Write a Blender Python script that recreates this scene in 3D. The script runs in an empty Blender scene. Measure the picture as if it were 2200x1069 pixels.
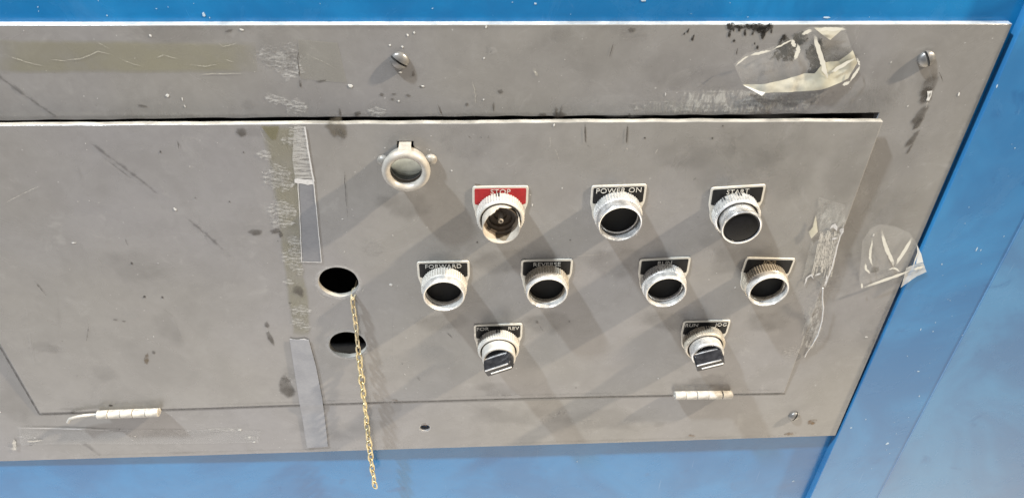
import bpy, bmesh, math, random
from mathutils import Vector, Matrix, noise as mnoise

random.seed(7)
S = bpy.context.scene
COL = S.collection

# ------------------------------------------------------------------ camera
CAM_D = 0.5229066          # metres from the camera to the grey plate
CAM_Z = 1.5
FPX = 1690.994             # focal length in photograph pixels (2200 wide)
RIGHT = Vector((0.99834148, -0.05357977, 0.0210593))
UP = Vector((0.01680788, 0.62113763, 0.78352124))
FWD = Vector((0.05506161, 0.78186779, -0.62100803))
CAM = Vector((0, -CAM_D, CAM_Z))
cd = bpy.data.cameras.new('camera'); co = bpy.data.objects.new('camera', cd); COL.objects.link(co)
cd.sensor_width = 36; cd.lens = FPX / 2200 * 36; cd.clip_start = 0.01; cd.clip_end = 100
m = Matrix.Identity(4)
for i in range(3):
    m[i][0], m[i][1], m[i][2], m[i][3] = RIGHT[i], UP[i], -FWD[i], CAM[i]
co.matrix_world = m
S.camera = co

# ------------------------------------------------------------------ light: hall round the machine + two ceiling lamps
w = bpy.data.worlds.new('World'); S.world = w; w.use_nodes = True
nt = w.node_tree; nt.nodes.clear()
wo = nt.nodes.new('ShaderNodeOutputWorld'); bg = nt.nodes.new('ShaderNodeBackground')
tc = nt.nodes.new('ShaderNodeTexCoord'); sx = nt.nodes.new('ShaderNodeSeparateXYZ')
mr = nt.nodes.new('ShaderNodeMapRange'); mr.inputs[1].default_value = -1; mr.inputs[2].default_value = 1
cr = nt.nodes.new('ShaderNodeValToRGB')
nt.links.new(tc.outputs['Generated'], sx.inputs[0]); nt.links.new(sx.outputs[2], mr.inputs[0])
nt.links.new(mr.outputs[0], cr.inputs[0]); 
wt = nt.nodes.new('ShaderNodeMapRange'); wt.inputs[1].default_value = -.6; wt.inputs[2].default_value = .6
nt.links.new(sx.outputs[0], wt.inputs[0])
hue = nt.nodes.new('ShaderNodeMix'); hue.data_type = 'RGBA'
hue.inputs[6].default_value = (0.93, 0.97, 1.10, 1); hue.inputs[7].default_value = (1.05, 1.0, 0.88, 1)   # added tint: cool from the left, warm from the right
nt.links.new(wt.outputs[0], hue.inputs[0])
mul = nt.nodes.new('ShaderNodeMix'); mul.data_type = 'RGBA'; mul.blend_type = 'MULTIPLY'; mul.inputs[0].default_value = 1
nt.links.new(cr.outputs[0], mul.inputs[6]); nt.links.new(hue.outputs[2], mul.inputs[7]); nt.links.new(mul.outputs[2], bg.inputs[0]); nt.links.new(bg.outputs[0], wo.inputs[0])
els = cr.color_ramp.elements
els[0].position = 0.0; els[0].color = (1.0, 0.93, 0.82, 1)       # pale floor close by
els[1].position = 1.0; els[1].color = (0.26, 0.26, 0.27, 1)      # ceiling
for pos_, c_ in ((0.10, (0.98, 0.90, 0.80)), (0.20, (0.42, 0.39, 0.35)), (0.30, (0.085, 0.083, 0.082)), (0.50, (0.095, 0.095, 0.10)), (0.62, (0.20, 0.20, 0.205))):
    e = els.new(pos_); e.color = (*c_, 1)
bg.inputs[1].default_value = 3.15

def lamp(name, loc, power, size, color):
    l = bpy.data.lights.new(name, 'AREA'); l.shape = 'DISK'; l.size = size; l.energy = power; l.color = color
    o = bpy.data.objects.new(name, l); COL.objects.link(o); o.location = loc
    d = Vector((0, 0, CAM_Z - 0.45)) - Vector(loc)
    o.rotation_euler = d.to_track_quat('-Z', 'Y').to_euler()
    return o
lamp('ceiling_lamp', (4.10, -0.78, CAM_Z - 0.45 + 3.50), 900, 0.17, (1.0, 0.86, 0.68))
lamp('ceiling_lamp', (-1.90, -0.84, CAM_Z - 0.45 + 3.60), 410, 0.16, (0.82, 0.91, 1.0))

S.view_settings.view_transform = 'Standard'; S.view_settings.look = 'None'
S.view_settings.exposure = 0.0; S.view_settings.gamma = 1.0
S.cycles.transparent_max_bounces = 24
S.cycles.max_bounces = 8

# ------------------------------------------------------------------ frames: local x right, y up the sheet, z out towards the viewer
class Frame:
    def __init__(s, org, tilt):
        s.o = Vector(org); s.ex = Vector((1, 0, 0))
        s.ey = Vector((0, -math.sin(tilt), math.cos(tilt))); s.ez = Vector((0, -math.cos(tilt), -math.sin(tilt)))
    def mat(s, u=0, v=0, h=0, rz=0):
        p = s.o + s.ex * u + s.ey * v + s.ez * h
        r = Matrix.Identity(4)
        for i in range(3):
            r[i][0], r[i][1], r[i][2], r[i][3] = s.ex[i], s.ey[i], s.ez[i], p[i]
        return r @ Matrix.Rotation(rz, 4, 'Z')
    def pix(s, x, y, h=0.0):
        d = RIGHT * ((x - 1100) / FPX) - UP * ((y - 534.5) / FPX) + FWD
        t = (h - s.ez.dot(CAM - s.o)) / s.ez.dot(d)
        p = CAM + d * t - s.o
        return p.dot(s.ex), p.dot(s.ey)
    def pts(s, L, h=0.0):
        return [s.pix(x, y, h) for x, y in L]
PLATE = Frame((0, 0, CAM_Z), 0)
HB = -0.6095
DOOR = Frame((0, -0.0011, CAM_Z + HB), 0.026)

# ------------------------------------------------------------------ object helpers
def link(o, parent=None):
    COL.objects.link(o)
    if parent is not None:
        o.parent = parent
    return o
def tag(o, label, cat, group=None, kind=None):
    o['label'] = label; o['category'] = cat
    if group: o['group'] = group
    if kind: o['kind'] = kind
    return o
def thing(name, label, cat, mat, group=None):
    o = bpy.data.objects.new(name, None); o.empty_display_size = 0.01
    link(o); o.matrix_world = mat
    return tag(o, label, cat, group, 'thing')
def mobj(name, me, mt, parent=None, mat=None):
    o = bpy.data.objects.new(name, me)
    if mt is not None:
        me.materials.clear(); me.materials.append(mt)
    link(o, parent)
    if mat is not None:
        if parent is None: o.matrix_world = mat
        else: o.matrix_local = mat
    return o
def smooth(me, ang=40):
    for p in me.polygons: p.use_smooth = True
    try: me.set_sharp_from_angle(angle=math.radians(ang))
    except Exception: pass
    return me
def from_bm(bm, name, sm=40):
    me = bpy.data.meshes.new(name); bm.to_mesh(me); bm.free()
    if sm: smooth(me, sm)
    return me
def to_mesh(cu, name, sm=None):
    o = bpy.data.objects.new(name, cu); COL.objects.link(o)
    dg = bpy.context.evaluated_depsgraph_get(); dg.update()
    me = bpy.data.meshes.new_from_object(o.evaluated_get(dg))
    bpy.data.objects.remove(o); bpy.data.curves.remove(cu)
    me.name = name
    if sm: smooth(me, sm)
    return me
def sheet(name, loops, t, bevel=0.0004, front=0.0, sm=35):
    """flat sheet from 2-D loops (first outer, rest holes); its front face at z=front"""
    cu = bpy.data.curves.new(name, 'CURVE'); cu.dimensions = '2D'; cu.fill_mode = 'BOTH'
    for L in loops:
        sp = cu.splines.new('POLY'); sp.points.add(len(L) - 1); sp.use_cyclic_u = True
        for i, (x, y) in enumerate(L): sp.points[i].co = (x, y, 0, 1)
    cu.extrude = t / 2 - bevel; cu.bevel_depth = bevel; cu.bevel_resolution = 2; cu.offset = -bevel
    me = to_mesh(cu, name, sm)
    me.transform(Matrix.Translation((0, 0, front - t / 2)))
    return me
def text_mesh(s, size, name, thick=0.00012, space=1.0, off=0.0):
    cu = bpy.data.curves.new(name, 'FONT'); cu.body = s; cu.size = size; cu.align_x = 'CENTER'
    cu.extrude = thick; cu.space_character = space; cu.offset = off; cu.resolution_u = 3
    return to_mesh(cu, name)
def two_tone(o, m2):
    me = o.data; me.materials.append(m2)
    for p in me.polygons:
        if abs(p.normal.z) < .5: p.material_index = 1
    return o
def circle(cx, cy, r, n=48, wob=0.0):
    return [(cx + (r + wob * mnoise.noise((math.cos(a) * 2, math.sin(a) * 2, cx * 50))) * math.cos(a),
             cy + (r + wob * mnoise.noise((math.cos(a) * 2, math.sin(a) * 2, cx * 50))) * math.sin(a))
            for a in (2 * math.pi * i / n for i in range(n))]
def rounded(L, radii, n=5):
    out = []
    for i, p in enumerate(L):
        r = radii[i] if isinstance(radii, (list, tuple)) else radii
        p = Vector(p); a = Vector(L[i - 1]); b = Vector(L[(i + 1) % len(L)])
        if r <= 0: out.append(tuple(p)); continue
        da, db = (a - p).normalized(), (b - p).normalized()
        s, q = p + da * r, p + db * r
        for k in range(n + 1):
            t = k / n
            out.append(tuple((1 - t) ** 2 * s + 2 * t * (1 - t) * p + t * t * q))
    return out
def lathe(prof, seg, name, rf=None, zf=None, close=False, sm=40):
    bm = bmesh.new(); rings = []
    for k, (r, z) in enumerate(prof):
        if r < 1e-6:
            rings.append([bm.verts.new((0, 0, z))]); continue
        ring = []
        for i in range(seg):
            a = 2 * math.pi * i / seg
            rr = rf(r, z, a, i, k) if rf else r
            zz = zf(r, z, a, i, k) if zf else z
            ring.append(bm.verts.new((rr * math.cos(a), rr * math.sin(a), zz)))
        rings.append(ring)
    for k in range(len(rings) - 1):
        A, B = rings[k], rings[k + 1]
        for i in range(seg):
            j = (i + 1) % seg
            if len(A) == 1 and len(B) == 1: continue
            if len(A) == 1: bm.faces.new((A[0], B[i], B[j])) if False else bm.faces.new((A[0], B[j], B[i]))
            elif len(B) == 1: bm.faces.new((A[i], A[j], B[0]))
            else: bm.faces.new((A[i], A[j], B[j], B[i]))
    bmesh.ops.recalc_face_normals(bm, faces=bm.faces)
    return from_bm(bm, name, sm)
def tube(points, r, name, seg=8, closed=False, rfun=None, sm=60):
    P = [Vector(p) for p in points]; bm = bmesh.new(); rings = []; n = len(P)
    prev = None
    for i, p in enumerate(P):
        if closed: t = (P[(i + 1) % n] - P[i - 1]).normalized()
        else: t = (P[min(i + 1, n - 1)] - P[max(i - 1, 0)]).normalized()
        if prev is None:
            a = Vector((0, 0, 1)) if abs(t.z) < 0.9 else Vector((1, 0, 0))
            nx = t.cross(a).normalized()
        else: nx = (prev - t * prev.dot(t)).normalized()
        prev = nx; ny = t.cross(nx)
        rr = rfun(i / (n - 1)) * r if rfun else r
        rings.append([bm.verts.new(p + (nx * math.cos(2 * math.pi * k / seg) + ny * math.sin(2 * math.pi * k / seg)) * rr) for k in range(seg)])
    for i in range(n if closed else n - 1):
        A, B = rings[i], rings[(i + 1) % n]
        for k in range(seg): bm.faces.new((A[k], A[(k + 1) % seg], B[(k + 1) % seg], B[k]))
    if not closed:
        bm.faces.new(rings[0][::-1]); bm.faces.new(rings[-1])
    bmesh.ops.recalc_face_normals(bm, faces=bm.faces)
    return from_bm(bm, name, sm)
def box_bm(sx, sy, sz, bev=0.0, seg=2):
    bm = bmesh.new(); bmesh.ops.create_cube(bm, size=1)
    bmesh.ops.scale(bm, vec=(sx, sy, sz), verts=bm.verts)
    if bev: bmesh.ops.bevel(bm, geom=bm.edges[:], offset=bev, segments=seg, affect='EDGES', profile=0.6)
    return bm

# ------------------------------------------------------------------ materials
class MT:
    def __init__(s, name):
        s.m = bpy.data.materials.new(name); s.m.use_nodes = True
        s.t = s.m.node_tree; s.n = s.t.nodes
        s.b = s.n['Principled BSDF']; s.out = s.n['Material Output']
    def new(s, k, **kw):
        nd = s.n.new(k)
        for a, v in kw.items(): setattr(nd, a, v)
        return nd
    def l(s, a, b): s.t.links.new(a, b)
    def coord(s, scale=(1, 1, 1), rot=(0, 0, 0), loc=(0, 0, 0)):
        tcn = s.new('ShaderNodeTexCoord'); mp = s.new('ShaderNodeMapping')
        mp.inputs['Scale'].default_value = scale; mp.inputs['Rotation'].default_value = rot; mp.inputs['Location'].default_value = loc
        s.l(tcn.outputs['Object'], mp.inputs['Vector']); return mp.outputs[0]
    def noise(s, scale, detail=4, rough=0.55, co=None, dist=0.0):
        nz = s.new('ShaderNodeTexNoise'); nz.inputs['Scale'].default_value = scale; nz.inputs['Detail'].default_value = detail
        nz.inputs['Roughness'].default_value = rough; nz.inputs['Distortion'].default_value = dist
        s.l(co if co is not None else s.coord(), nz.inputs['Vector']); return nz.outputs['Fac']
    def ramp(s, v, lo, hi, a=0.0, b=1.0):
        r = s.new('ShaderNodeMapRange'); r.interpolation_type = 'SMOOTHSTEP'
        r.inputs[1].default_value = lo; r.inputs[2].default_value = hi; r.inputs[3].default_value = a; r.inputs[4].default_value = b
        s.l(v, r.inputs[0]); return r.outputs[0]
    def mix(s, f, a, b, mode='MIX'):
        x = s.new('ShaderNodeMix', data_type='RGBA', blend_type=mode)
        for inp, v in ((x.inputs[0], f), (x.inputs[6], a), (x.inputs[7], b)):
            if hasattr(v, 'is_linked'): s.l(v, inp)
            elif isinstance(v, (int, float)): inp.default_value = v
            else: inp.default_value = (*v, 1) if len(v) == 3 else v
        return x.outputs[2]
    def math(s, op, a, b=0.0):
        x = s.new('ShaderNodeMath', operation=op)
        for i, v in enumerate((a, b)):
            if hasattr(v, 'is_linked'): s.l(v, x.inputs[i])
            else: x.inputs[i].default_value = v
        return x.outputs[0]
    def bump(s, v, strength, dist):
        b = s.new('ShaderNodeBump'); b.inputs['Strength'].default_value = strength; b.inputs['Distance'].default_value = dist
        s.l(v, b.inputs['Height']); s.l(b.outputs[0], s.b.inputs['Normal'])
    def set(s, **kw):
        for k, v in kw.items():
            i = s.b.inputs[k.replace('_', ' ')]
            if hasattr(v, 'is_linked'): s.l(v, i)
            elif isinstance(v, tuple) and len(v) == 3: i.default_value = (*v, 1)
            else: i.default_value = v
        return s

def grey_paint(name, loc=(0, 0, 0), bright=1.0):
    M = MT(name)
    c0 = M.coord(loc=loc)
    big = M.noise(3.2, 3, 0.5, c0)
    col = M.mix(M.ramp(big, .38, .62), (0.178 * bright, 0.172 * bright, 0.170 * bright), (0.184 * bright, 0.175 * bright, 0.158 * bright))
    sm = M.noise(16, 7, 0.62, c0, 0.6)
    col = M.mix(M.ramp(sm, .40, .64, 0.0, 0.24), col, (0.125, 0.116, 0.104))
    sm2 = M.noise(34, 6, 0.7, M.coord(loc=(3, 1, 0), rot=(0, 0, 0.5)), 1.2)
    col = M.mix(M.ramp(sm2, .57, .74, 0.0, 0.40), col, (0.27, 0.262, 0.245))
    # thin film of oil and dust, clouded
    for sc_, k, lo_ in ((9, .17, (2, 9, 4)), (40, .13, (7, 3, 1)), (95, .13, (1, 8, 6))):
        wp = M.noise(sc_, 6, .68, M.coord(loc=(loc[0] + lo_[0], lo_[1], lo_[2]), rot=(0, 0, .4)), .9)
        col = M.mix(M.ramp(wp, .48, .72, 0, k), col, (0.246, 0.240, 0.230))
        col = M.mix(M.ramp(wp, .52, .30, 0, k), col, (0.112, 0.107, 0.101))
    # fine scratches, two directions
    for rz, k in ((0.65, 0.22), (-0.25, 0.16), (1.45, 0.16)):
        sc = M.noise(1, 2, 0.5, M.coord(scale=(9, 900, 1), rot=(0, 0, rz), loc=loc))
        gate = M.ramp(M.noise(14, 2, 0.5, M.coord(loc=(rz, 2, 0))), .52, .66)
        f = M.math('MULTIPLY', M.ramp(sc, .70, .76, 0, k), gate)
        col = M.mix(f, col, (0.42, 0.41, 0.39))
    spk = M.noise(420, 2, 0.5, c0)
    col = M.mix(M.ramp(spk, .70, .78, 0, .35), col, (0.08, 0.072, 0.06))
    spk2 = M.noise(310, 2, 0.5, M.coord(loc=(5, 5, 5)))
    col = M.mix(M.ramp(spk2, .72, .78, 0, .5), col, (0.5, 0.49, 0.46))
    M.set(Base_Color=col, Roughness=M.ramp(sm, .3, .7, .20, .33), IOR=1.5, Specular_IOR_Level=.58)
    M.bump(M.noise(230, 3, .6, c0), .12, .0004)
    return M.m
def blue_paint(name, loc=(0, 0, 0), sheen_tint=0.0):  # mixes in paler blue, painting sheen into the right-hand panels
    M = MT(name); c0 = M.coord(loc=loc)
    n1 = M.noise(7, 6, .6, c0, .8)
    col = M.mix(M.ramp(n1, .36, .66), (0.003 + sheen_tint * .06, 0.103 + sheen_tint * .030, 0.258 - sheen_tint * .02), (0.006 + sheen_tint * .07, 0.145 + sheen_tint * .040, 0.335 - sheen_tint * .03))
    n2 = M.noise(22, 5, .65, M.coord(loc=(2, 7, 1)), .7)
    col = M.mix(M.ramp(n2, .55, .75, 0, .14), col, (0.08, 0.20, 0.36))
    n3 = M.noise(48, 5, .7, M.coord(loc=(9, 2, 1)), 1.0)
    col = M.mix(M.ramp(n3, .66, .78, 0, .22), col, (0.18, 0.30, 0.44))
    n4 = M.noise(30, 4, .6, M.coord(loc=(1, 4, 6)), .5)
    col = M.mix(M.ramp(n4, .62, .74, 0, .40), col, (0.010, 0.060, 0.17))
    sc = M.noise(1, 2, .5, M.coord(scale=(700, 10, 1), rot=(0, 0, .25)))
    gate = M.ramp(M.noise(11, 2), .5, .66)
    col = M.mix(M.math('MULTIPLY', M.ramp(sc, .71, .77, 0, .4), gate), col, (0.35, 0.48, 0.6))
    M.set(Base_Color=col, Roughness=M.ramp(n2, .3, .7, .17, .30), IOR=1.5, Specular_IOR_Level=.47)
    M.bump(M.noise(160, 3, .6, c0), .10, .0005)
    return M.m
def metal(name, col, rough, dust=0.3, dustcol=(0.62, 0.58, 0.50), loc=(0, 0, 0)):
    M = MT(name)
    oi = M.new('ShaderNodeObjectInfo')
    tcn = M.new('ShaderNodeTexCoord'); va = M.new('ShaderNodeVectorMath', operation='ADD')
    sc = M.new('ShaderNodeVectorMath', operation='SCALE'); sc.inputs[3].default_value = 1.0
    M.l(oi.outputs['Location'], sc.inputs[0])
    M.l(tcn.outputs['Object'], va.inputs[0]); M.l(sc.outputs[0], va.inputs[1])
    n = M.noise(150, 3, .5, va.outputs[0], .3)
    n2 = M.noise(260, 2, .5, va.outputs[0])
    c = M.mix(M.ramp(n2, .3, .75), tuple(x * .88 for x in col), col)
    f = M.ramp(n, .10 - .4 * dust, 1.05 - .4 * dust, 0, min(.96, .25 + dust))
    c = M.mix(f, c, dustcol)
    met = M.math('SUBTRACT', 1.0, f)
    M.set(Base_Color=c, Metallic=met, Roughness=M.ramp(n2, .3, .7, rough * .75, rough * 1.35))
    M.bump(n2, .06, .0002)
    return M.m
def plain(name, col, rough=0.5, var=0.25, scale=120, metallic=0.0, spec=0.5):
    M = MT(name); n = M.noise(scale, 5, .6)
    M.set(Base_Color=M.mix(M.ramp(n, .3, .7), tuple(x * (1 - var) for x in col), col), Roughness=rough, Metallic=metallic, Specular_IOR_Level=spec)
    return M.m
def decal(name, col, alpha, scale=90, lo=.35, hi=.6, rough=.6, stretch=(1, 1, 1), rot=0, col2=None, detail=6, metallic=0, spec=.4, dist=.4):
    """thin deposit on a sheet: a mask stored in the mesh times a noise decides where it lies"""
    M = MT(name)
    at = M.new('ShaderNodeAttribute', attribute_name='cover')
    n = M.noise(scale, detail, .62, M.coord(scale=stretch, rot=(0, 0, rot)), dist)
    f = M.math('ADD', n, M.math('MULTIPLY', M.math('SUBTRACT', at.outputs['Fac'], 1.0), .45))
    a = M.math('MULTIPLY', M.ramp(f, lo, hi), alpha)
    c = col
    if col2: c = M.mix(M.ramp(M.noise(scale * .4, 4), .35, .65), col, col2)
    M.set(Base_Color=c, Roughness=rough, Metallic=metallic, Specular_IOR_Level=spec, Alpha=a)
    return M.m

M_GREY = grey_paint('grey_paint_plate')
M_DOOR = grey_paint('grey_paint_door', (4, 2, 0), 1.03)
M_BLUE = blue_paint('blue_paint_back')
M_BLUE2 = blue_paint('blue_paint_side', (3, 3, 1), .32)
M_BLUE3 = blue_paint('blue_paint_corner', (6, 1, 1), .70)
M_DARK = plain('dark_interior', (0.012, 0.011, 0.010), .8, .3)
M_CHROME = metal('worn_chrome', (0.82, 0.81, 0.79), .20, .14, (0.36, 0.34, 0.30))
M_CHROME2 = metal('dusty_chrome', (0.76, 0.74, 0.70), .27, .40, (0.36, 0.335, 0.29))
M_DUSTY = metal('chalky_overspray', (0.60, 0.58, 0.54), .42, .85, (0.34, 0.315, 0.27))
M_TARN = metal('tarnished_chrome', (0.56, 0.50, 0.41), .30, .46, (0.26, 0.225, 0.165))
M_EDGE = metal('legend_border', (0.62, 0.60, 0.55), .38, .62, (0.46, 0.435, 0.37))
M_BLACK = plain('black_enamel', (0.010, 0.010, 0.010), .4, .4, 200, 0.0, .18)
M_RED = plain('red_enamel', (0.33, 0.016, 0.018), .4, .25, 200, 0.0, .25)
M_CAP = plain('black_plastic', (0.005, 0.005, 0.005), .5, .4, 150, 0.0, .10)
M_KNOB = plain('black_knob', (0.016, 0.016, 0.017), .17, .35, 260, 0.0, .55)
M_LETTER = plain('letter_fill', (0.60, 0.57, 0.50), .5, .3, 500)
M_LETTER2 = plain('letter_fill_faded', (0.36, 0.29, 0.19), .6, .6, 400)
M_CREAM = plain('cream_paint', (0.30, 0.275, 0.235), .30, .28, 140)
M_HINGE = plain('hinge_paint', (0.38, 0.355, 0.31), .45, .35, 190)
M_BROWN = plain('brown_interior', (0.085, 0.062, 0.040), .55, .5, 150)
M_BEIGE = plain('beige_sleeve', (0.33, 0.29, 0.235), .5, .25, 150)
M_SCREW = metal('zinc_screw', (0.24, 0.235, 0.225), .36, .5, (0.10, 0.092, 0.08))
M_BRASS = metal('bright_brass', (0.56, 0.47, 0.26), .36, .34, (0.34, 0.30, 0.20))
M_BRASS2 = metal('dull_brass', (0.48, 0.40, 0.24), .42, .40, (0.40, 0.35, 0.25))
M_RIMW = plain('pale_primer_edge', (0.37, 0.40, 0.42), .5, .55, 45)
M_RIMC = plain('cream_primer_edge', (0.30, 0.283, 0.245), .5, .55, 45)

# ------------------------------------------------------------------ decal meshes
def put_cover(me, vals):
    a = me.attributes.new('cover', 'FLOAT', 'POINT')
    for i, v in enumerate(vals): a.data[i].value = v
def blob(fr, parent, name, x, y, rx, ry, mt, rot=0.0, h=0.00025, jag=.25, n=18):
    """soft-edged patch centred on photo pixel x,y; rx, ry in metres"""
    u, v = fr.pix(x, y); vs = [(0, 0, 0)]; cv = [1.0]; fs = []
    sd = random.random() * 50
    for ring, (s, c) in enumerate(((.6, .92), (1.0, 0.0))):
        for i in range(n):
            a = 2 * math.pi * i / n
            k = s * (1 + jag * mnoise.noise((math.cos(a) * 1.6 + sd, math.sin(a) * 1.6, ring * .2)) * 1.6)
            p = Vector((math.cos(a) * rx * k, math.sin(a) * ry * k, 0)); p.rotate(Matrix.Rotation(rot, 3, 'Z'))
            vs.append((p.x, p.y, 0)); cv.append(c)
    for i in range(n):
        j = (i + 1) % n
        fs.append((0, 1 + i, 1 + j)); fs.append((1 + i, 1 + n + i, 1 + n + j, 1 + j))
    me = bpy.data.meshes.new(name); me.from_pydata(vs, [], fs); put_cover(me, cv)
    return mobj(name, me, mt, parent, Matrix.Translation((u, v, h)))
def streak(fr, parent, name, px, width, mt, h=0.0003, taper=True, soft=True, sub=6, wob=0.0):
    """ribbon along photo pixels px; width in metres"""
    L = [Vector((*fr.pix(x, y), 0)) for x, y in px]; P = []
    for i in range(len(L) - 1):
        for k in range(sub): P.append(L[i].lerp(L[i + 1], k / sub))
    P.append(L[-1]); n = len(P); vs = []; cv = []; fs = []; sd = random.random() * 90
    for i, p in enumerate(P):
        t = (P[min(i + 1, n - 1)] - P[max(i - 1, 0)]).normalized(); q = Vector((-t.y, t.x, 0))
        e = min(1, 3.0 * min(i, n - 1 - i) / (n - 1) + .12) if taper else 1.0
        wv = width * .5 * (e if not soft else max(e, .5)) * (1 + .4 * mnoise.noise((i * .7 + sd, 0, 0)))
        p = p + q * wob * mnoise.noise((i * .5, sd, 1))
        for s, c in ((-1, 0.0 if soft else 1.0), (0, 1.0), (1, 0.0 if soft else 1.0)):
            vs.append(p + q * wv * s); cv.append(c * e)
    for i in range(n - 1):
        for k in (0, 1): fs.append((3 * i + k, 3 * i + k + 1, 3 * i + k + 4, 3 * i + k + 3))
    me = bpy.data.meshes.new(name); me.from_pydata(vs, [], fs); put_cover(me, cv)
    return mobj(name, me, mt, parent, Matrix.Translation((0, 0, h)))
def patch(fr, parent, name, px, mt, h=0.0003, hf=None, cuts=0, cover=1.0, mat=None, edge=False):
    """polygon through photo pixels, optionally subdivided and lifted by hf(u,v)"""
    bm = bmesh.new()
    vs = [bm.verts.new((*fr.pix(x, y, h), 0)) for x, y in px]
    bm.faces.new(vs); bmesh.ops.triangulate(bm, faces=bm.faces)
    if cuts: bmesh.ops.subdivide_edges(bm, edges=bm.edges[:], cuts=cuts, use_grid_fill=True)
    if edge:
        bm.verts.ensure_lookup_table()
        bd = {v.index for v in bm.verts if v.is_boundary}
    if hf:
        for v in bm.verts: v.co.z += hf(v.co.x, v.co.y)
    bmesh.ops.recalc_face_normals(bm, faces=bm.faces)
    me = bpy.data.meshes.new(name); bm.to_mesh(me)
    cv = [0.0 if (edge and v.is_boundary) else cover for v in bm.verts]
    bm.free(); put_cover(me, cv)
    if cuts: smooth(me, 180)
    return mobj(name, me, mt, parent, Matrix.Translation((0, 0, h)) if mat is None else mat)
def flecks(fr, parent, name, spots, mt, h=0.0002):
    """small raised paint chips: spots = (x, y, size in metres, stretch, angle)"""
    bm = bmesh.new()
    for (x, y, s, st, an) in spots:
        u, v = fr.pix(x, y); s *= .78; n = random.randint(5, 8); ring = []; top = []
        for i in range(n):
            a = 2 * math.pi * i / n + random.uniform(-.3, .3); k = s * random.uniform(.55, 1.1)
            p = Vector((math.cos(a) * k * st, math.sin(a) * k / max(st, .6), 0)); p.rotate(Matrix.Rotation(an, 3, 'Z'))
            ring.append(bm.verts.new((u + p.x, v + p.y, 0))); top.append(bm.verts.new((u + p.x * .8, v + p.y * .8, s * .05)))
        bm.faces.new(top)
        for i in range(n): bm.faces.new((ring[i], ring[(i + 1) % n], top[(i + 1) % n], top[i]))
    o = mobj(name, from_bm(bm, name, 0), mt, parent, Matrix.Translation((0, 0, h)))
    o['kind'] = 'stuff'
    return o

D_GRIME = decal('grime', (0.055, 0.047, 0.038), .70, 60, .14, .66, .5)
D_SMUDGE = decal('faint_smudge', (0.090, 0.084, 0.076), .15, 28, .05, .85, .5)
D_SCUFF = decal('rubber_scuff', (0.060, 0.058, 0.060), .42, 150, .22, .60, .5)
D_TAR = decal('black_drip', (0.016, 0.014, 0.012), .95, 260, .34, .46, .35)
D_PALE = decal('pale_rub', (0.36, 0.35, 0.33), .34, 40, .15, .75, .55)
D_SCRATCH = decal('light_scratch', (0.50, 0.47, 0.41), .80, 300, .25, .55, .5)
D_FAINT = decal('faint_scratch', (0.40, 0.38, 0.32), .50, 300, .25, .60, .5)
D_DSCR = decal('dark_scratch', (0.045, 0.038, 0.030), .85, 300, .20, .50, .5)
D_YELLOW = decal('old_adhesive', (0.245, 0.230, 0.150), 0.46, 24, -.1, .70, .45, col2=(0.215, 0.200, 0.130))
D_FLECK = decal('white_adhesive_fleck', (0.46, 0.45, 0.425), .66, 330, .34, .66, .5, stretch=(.55, 1.45, 1), detail=4, dist=0)
D_FLECK2 = decal('white_scuff_rows', (0.50, 0.49, 0.45), .50, 190, .36, .60, .5, stretch=(1.7, .5, 1))
D_RUST = decal('rust_stain', (0.150, 0.085, 0.035), .75, 160, .34, .6, .6)
D_HALO = decal('bare_metal_ring', (0.55, 0.54, 0.52), .40, 200, .20, .70, .4)
D_BPALE = decal('pale_blue_rub', (0.32, 0.45, 0.58), .60, 90, .36, .66, .5)
D_BDARK = decal('dark_blue_rub', (0.010, 0.055, 0.15), .60, 60, .30, .66, .4)
D_BVIV = decal('fresh_blue_patch', (0.012, 0.23, 0.56), .85, 30, .10, .62, .3)
M_CHIP = plain('white_chip', (0.52, 0.51, 0.475), .5, .2, 600)
M_BCHIP = plain('pale_blue_chip', (0.36, 0.46, 0.54), .5, .2, 600)
M_DCHIP = plain('dark_chip', (0.035, 0.030, 0.025), .5, .3, 600)

# ================================================================== blue machine cabinet
cab = thing('machine_cabinet', 'blue painted steel machine cabinet around the grey control plate', 'cabinet', PLATE.mat())
OPL, OPR = -0.408, PLATE.pix(1889, 244)[0]
OPB = HB + 0.006
def hz(x, y):
    t = min(1, max(0, (-.22 - y) / .46)); s = min(1, max(0, (x + .5) / .55))
    return -.0062 + t * (1 - s) * .0036
def back_sheet():
    xs = [-1.0, -.7] + [-.60 + .06 * i for i in range(3)] + [OPL - .004] + [-.36 + .05 * i for i in range(13)] + [OPR + .004, .36, .40, .46, .6, .9]
    ys = [.25, .0, -.10, -.16, -.20, -.225, PLATE.pix(0, 258)[1] + .012, -.34, -.40, -.46, -.52, -.58, OPB - .004, -.64, -.68, -.72, -.76, -.80, -.86, -.95, -1.15]
    bm = bmesh.new(); g = {}
    for i, x in enumerate(xs):
        for j, y in enumerate(ys): g[i, j] = bm.verts.new((x, y, hz(x, y)))
    for i in range(len(xs) - 1):
        for j in range(len(ys) - 1):
            mx, my = (xs[i] + xs[i + 1]) / 2, (ys[j] + ys[j + 1]) / 2
            if OPL - .004 < mx < OPR + .004 and OPB - .004 < my < ys[6]: continue
            bm.faces.new((g[i, j], g[i, j + 1], g[i + 1, j + 1], g[i + 1, j]))
    bmesh.ops.recalc_face_normals(bm, faces=bm.faces)
    for f in bm.faces:
        if f.normal.z < 0: f.normal_flip()
    return from_bm(bm, 'back_sheet', 60)
mobj('back_sheet', back_sheet(), M_BLUE, cab)
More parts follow.
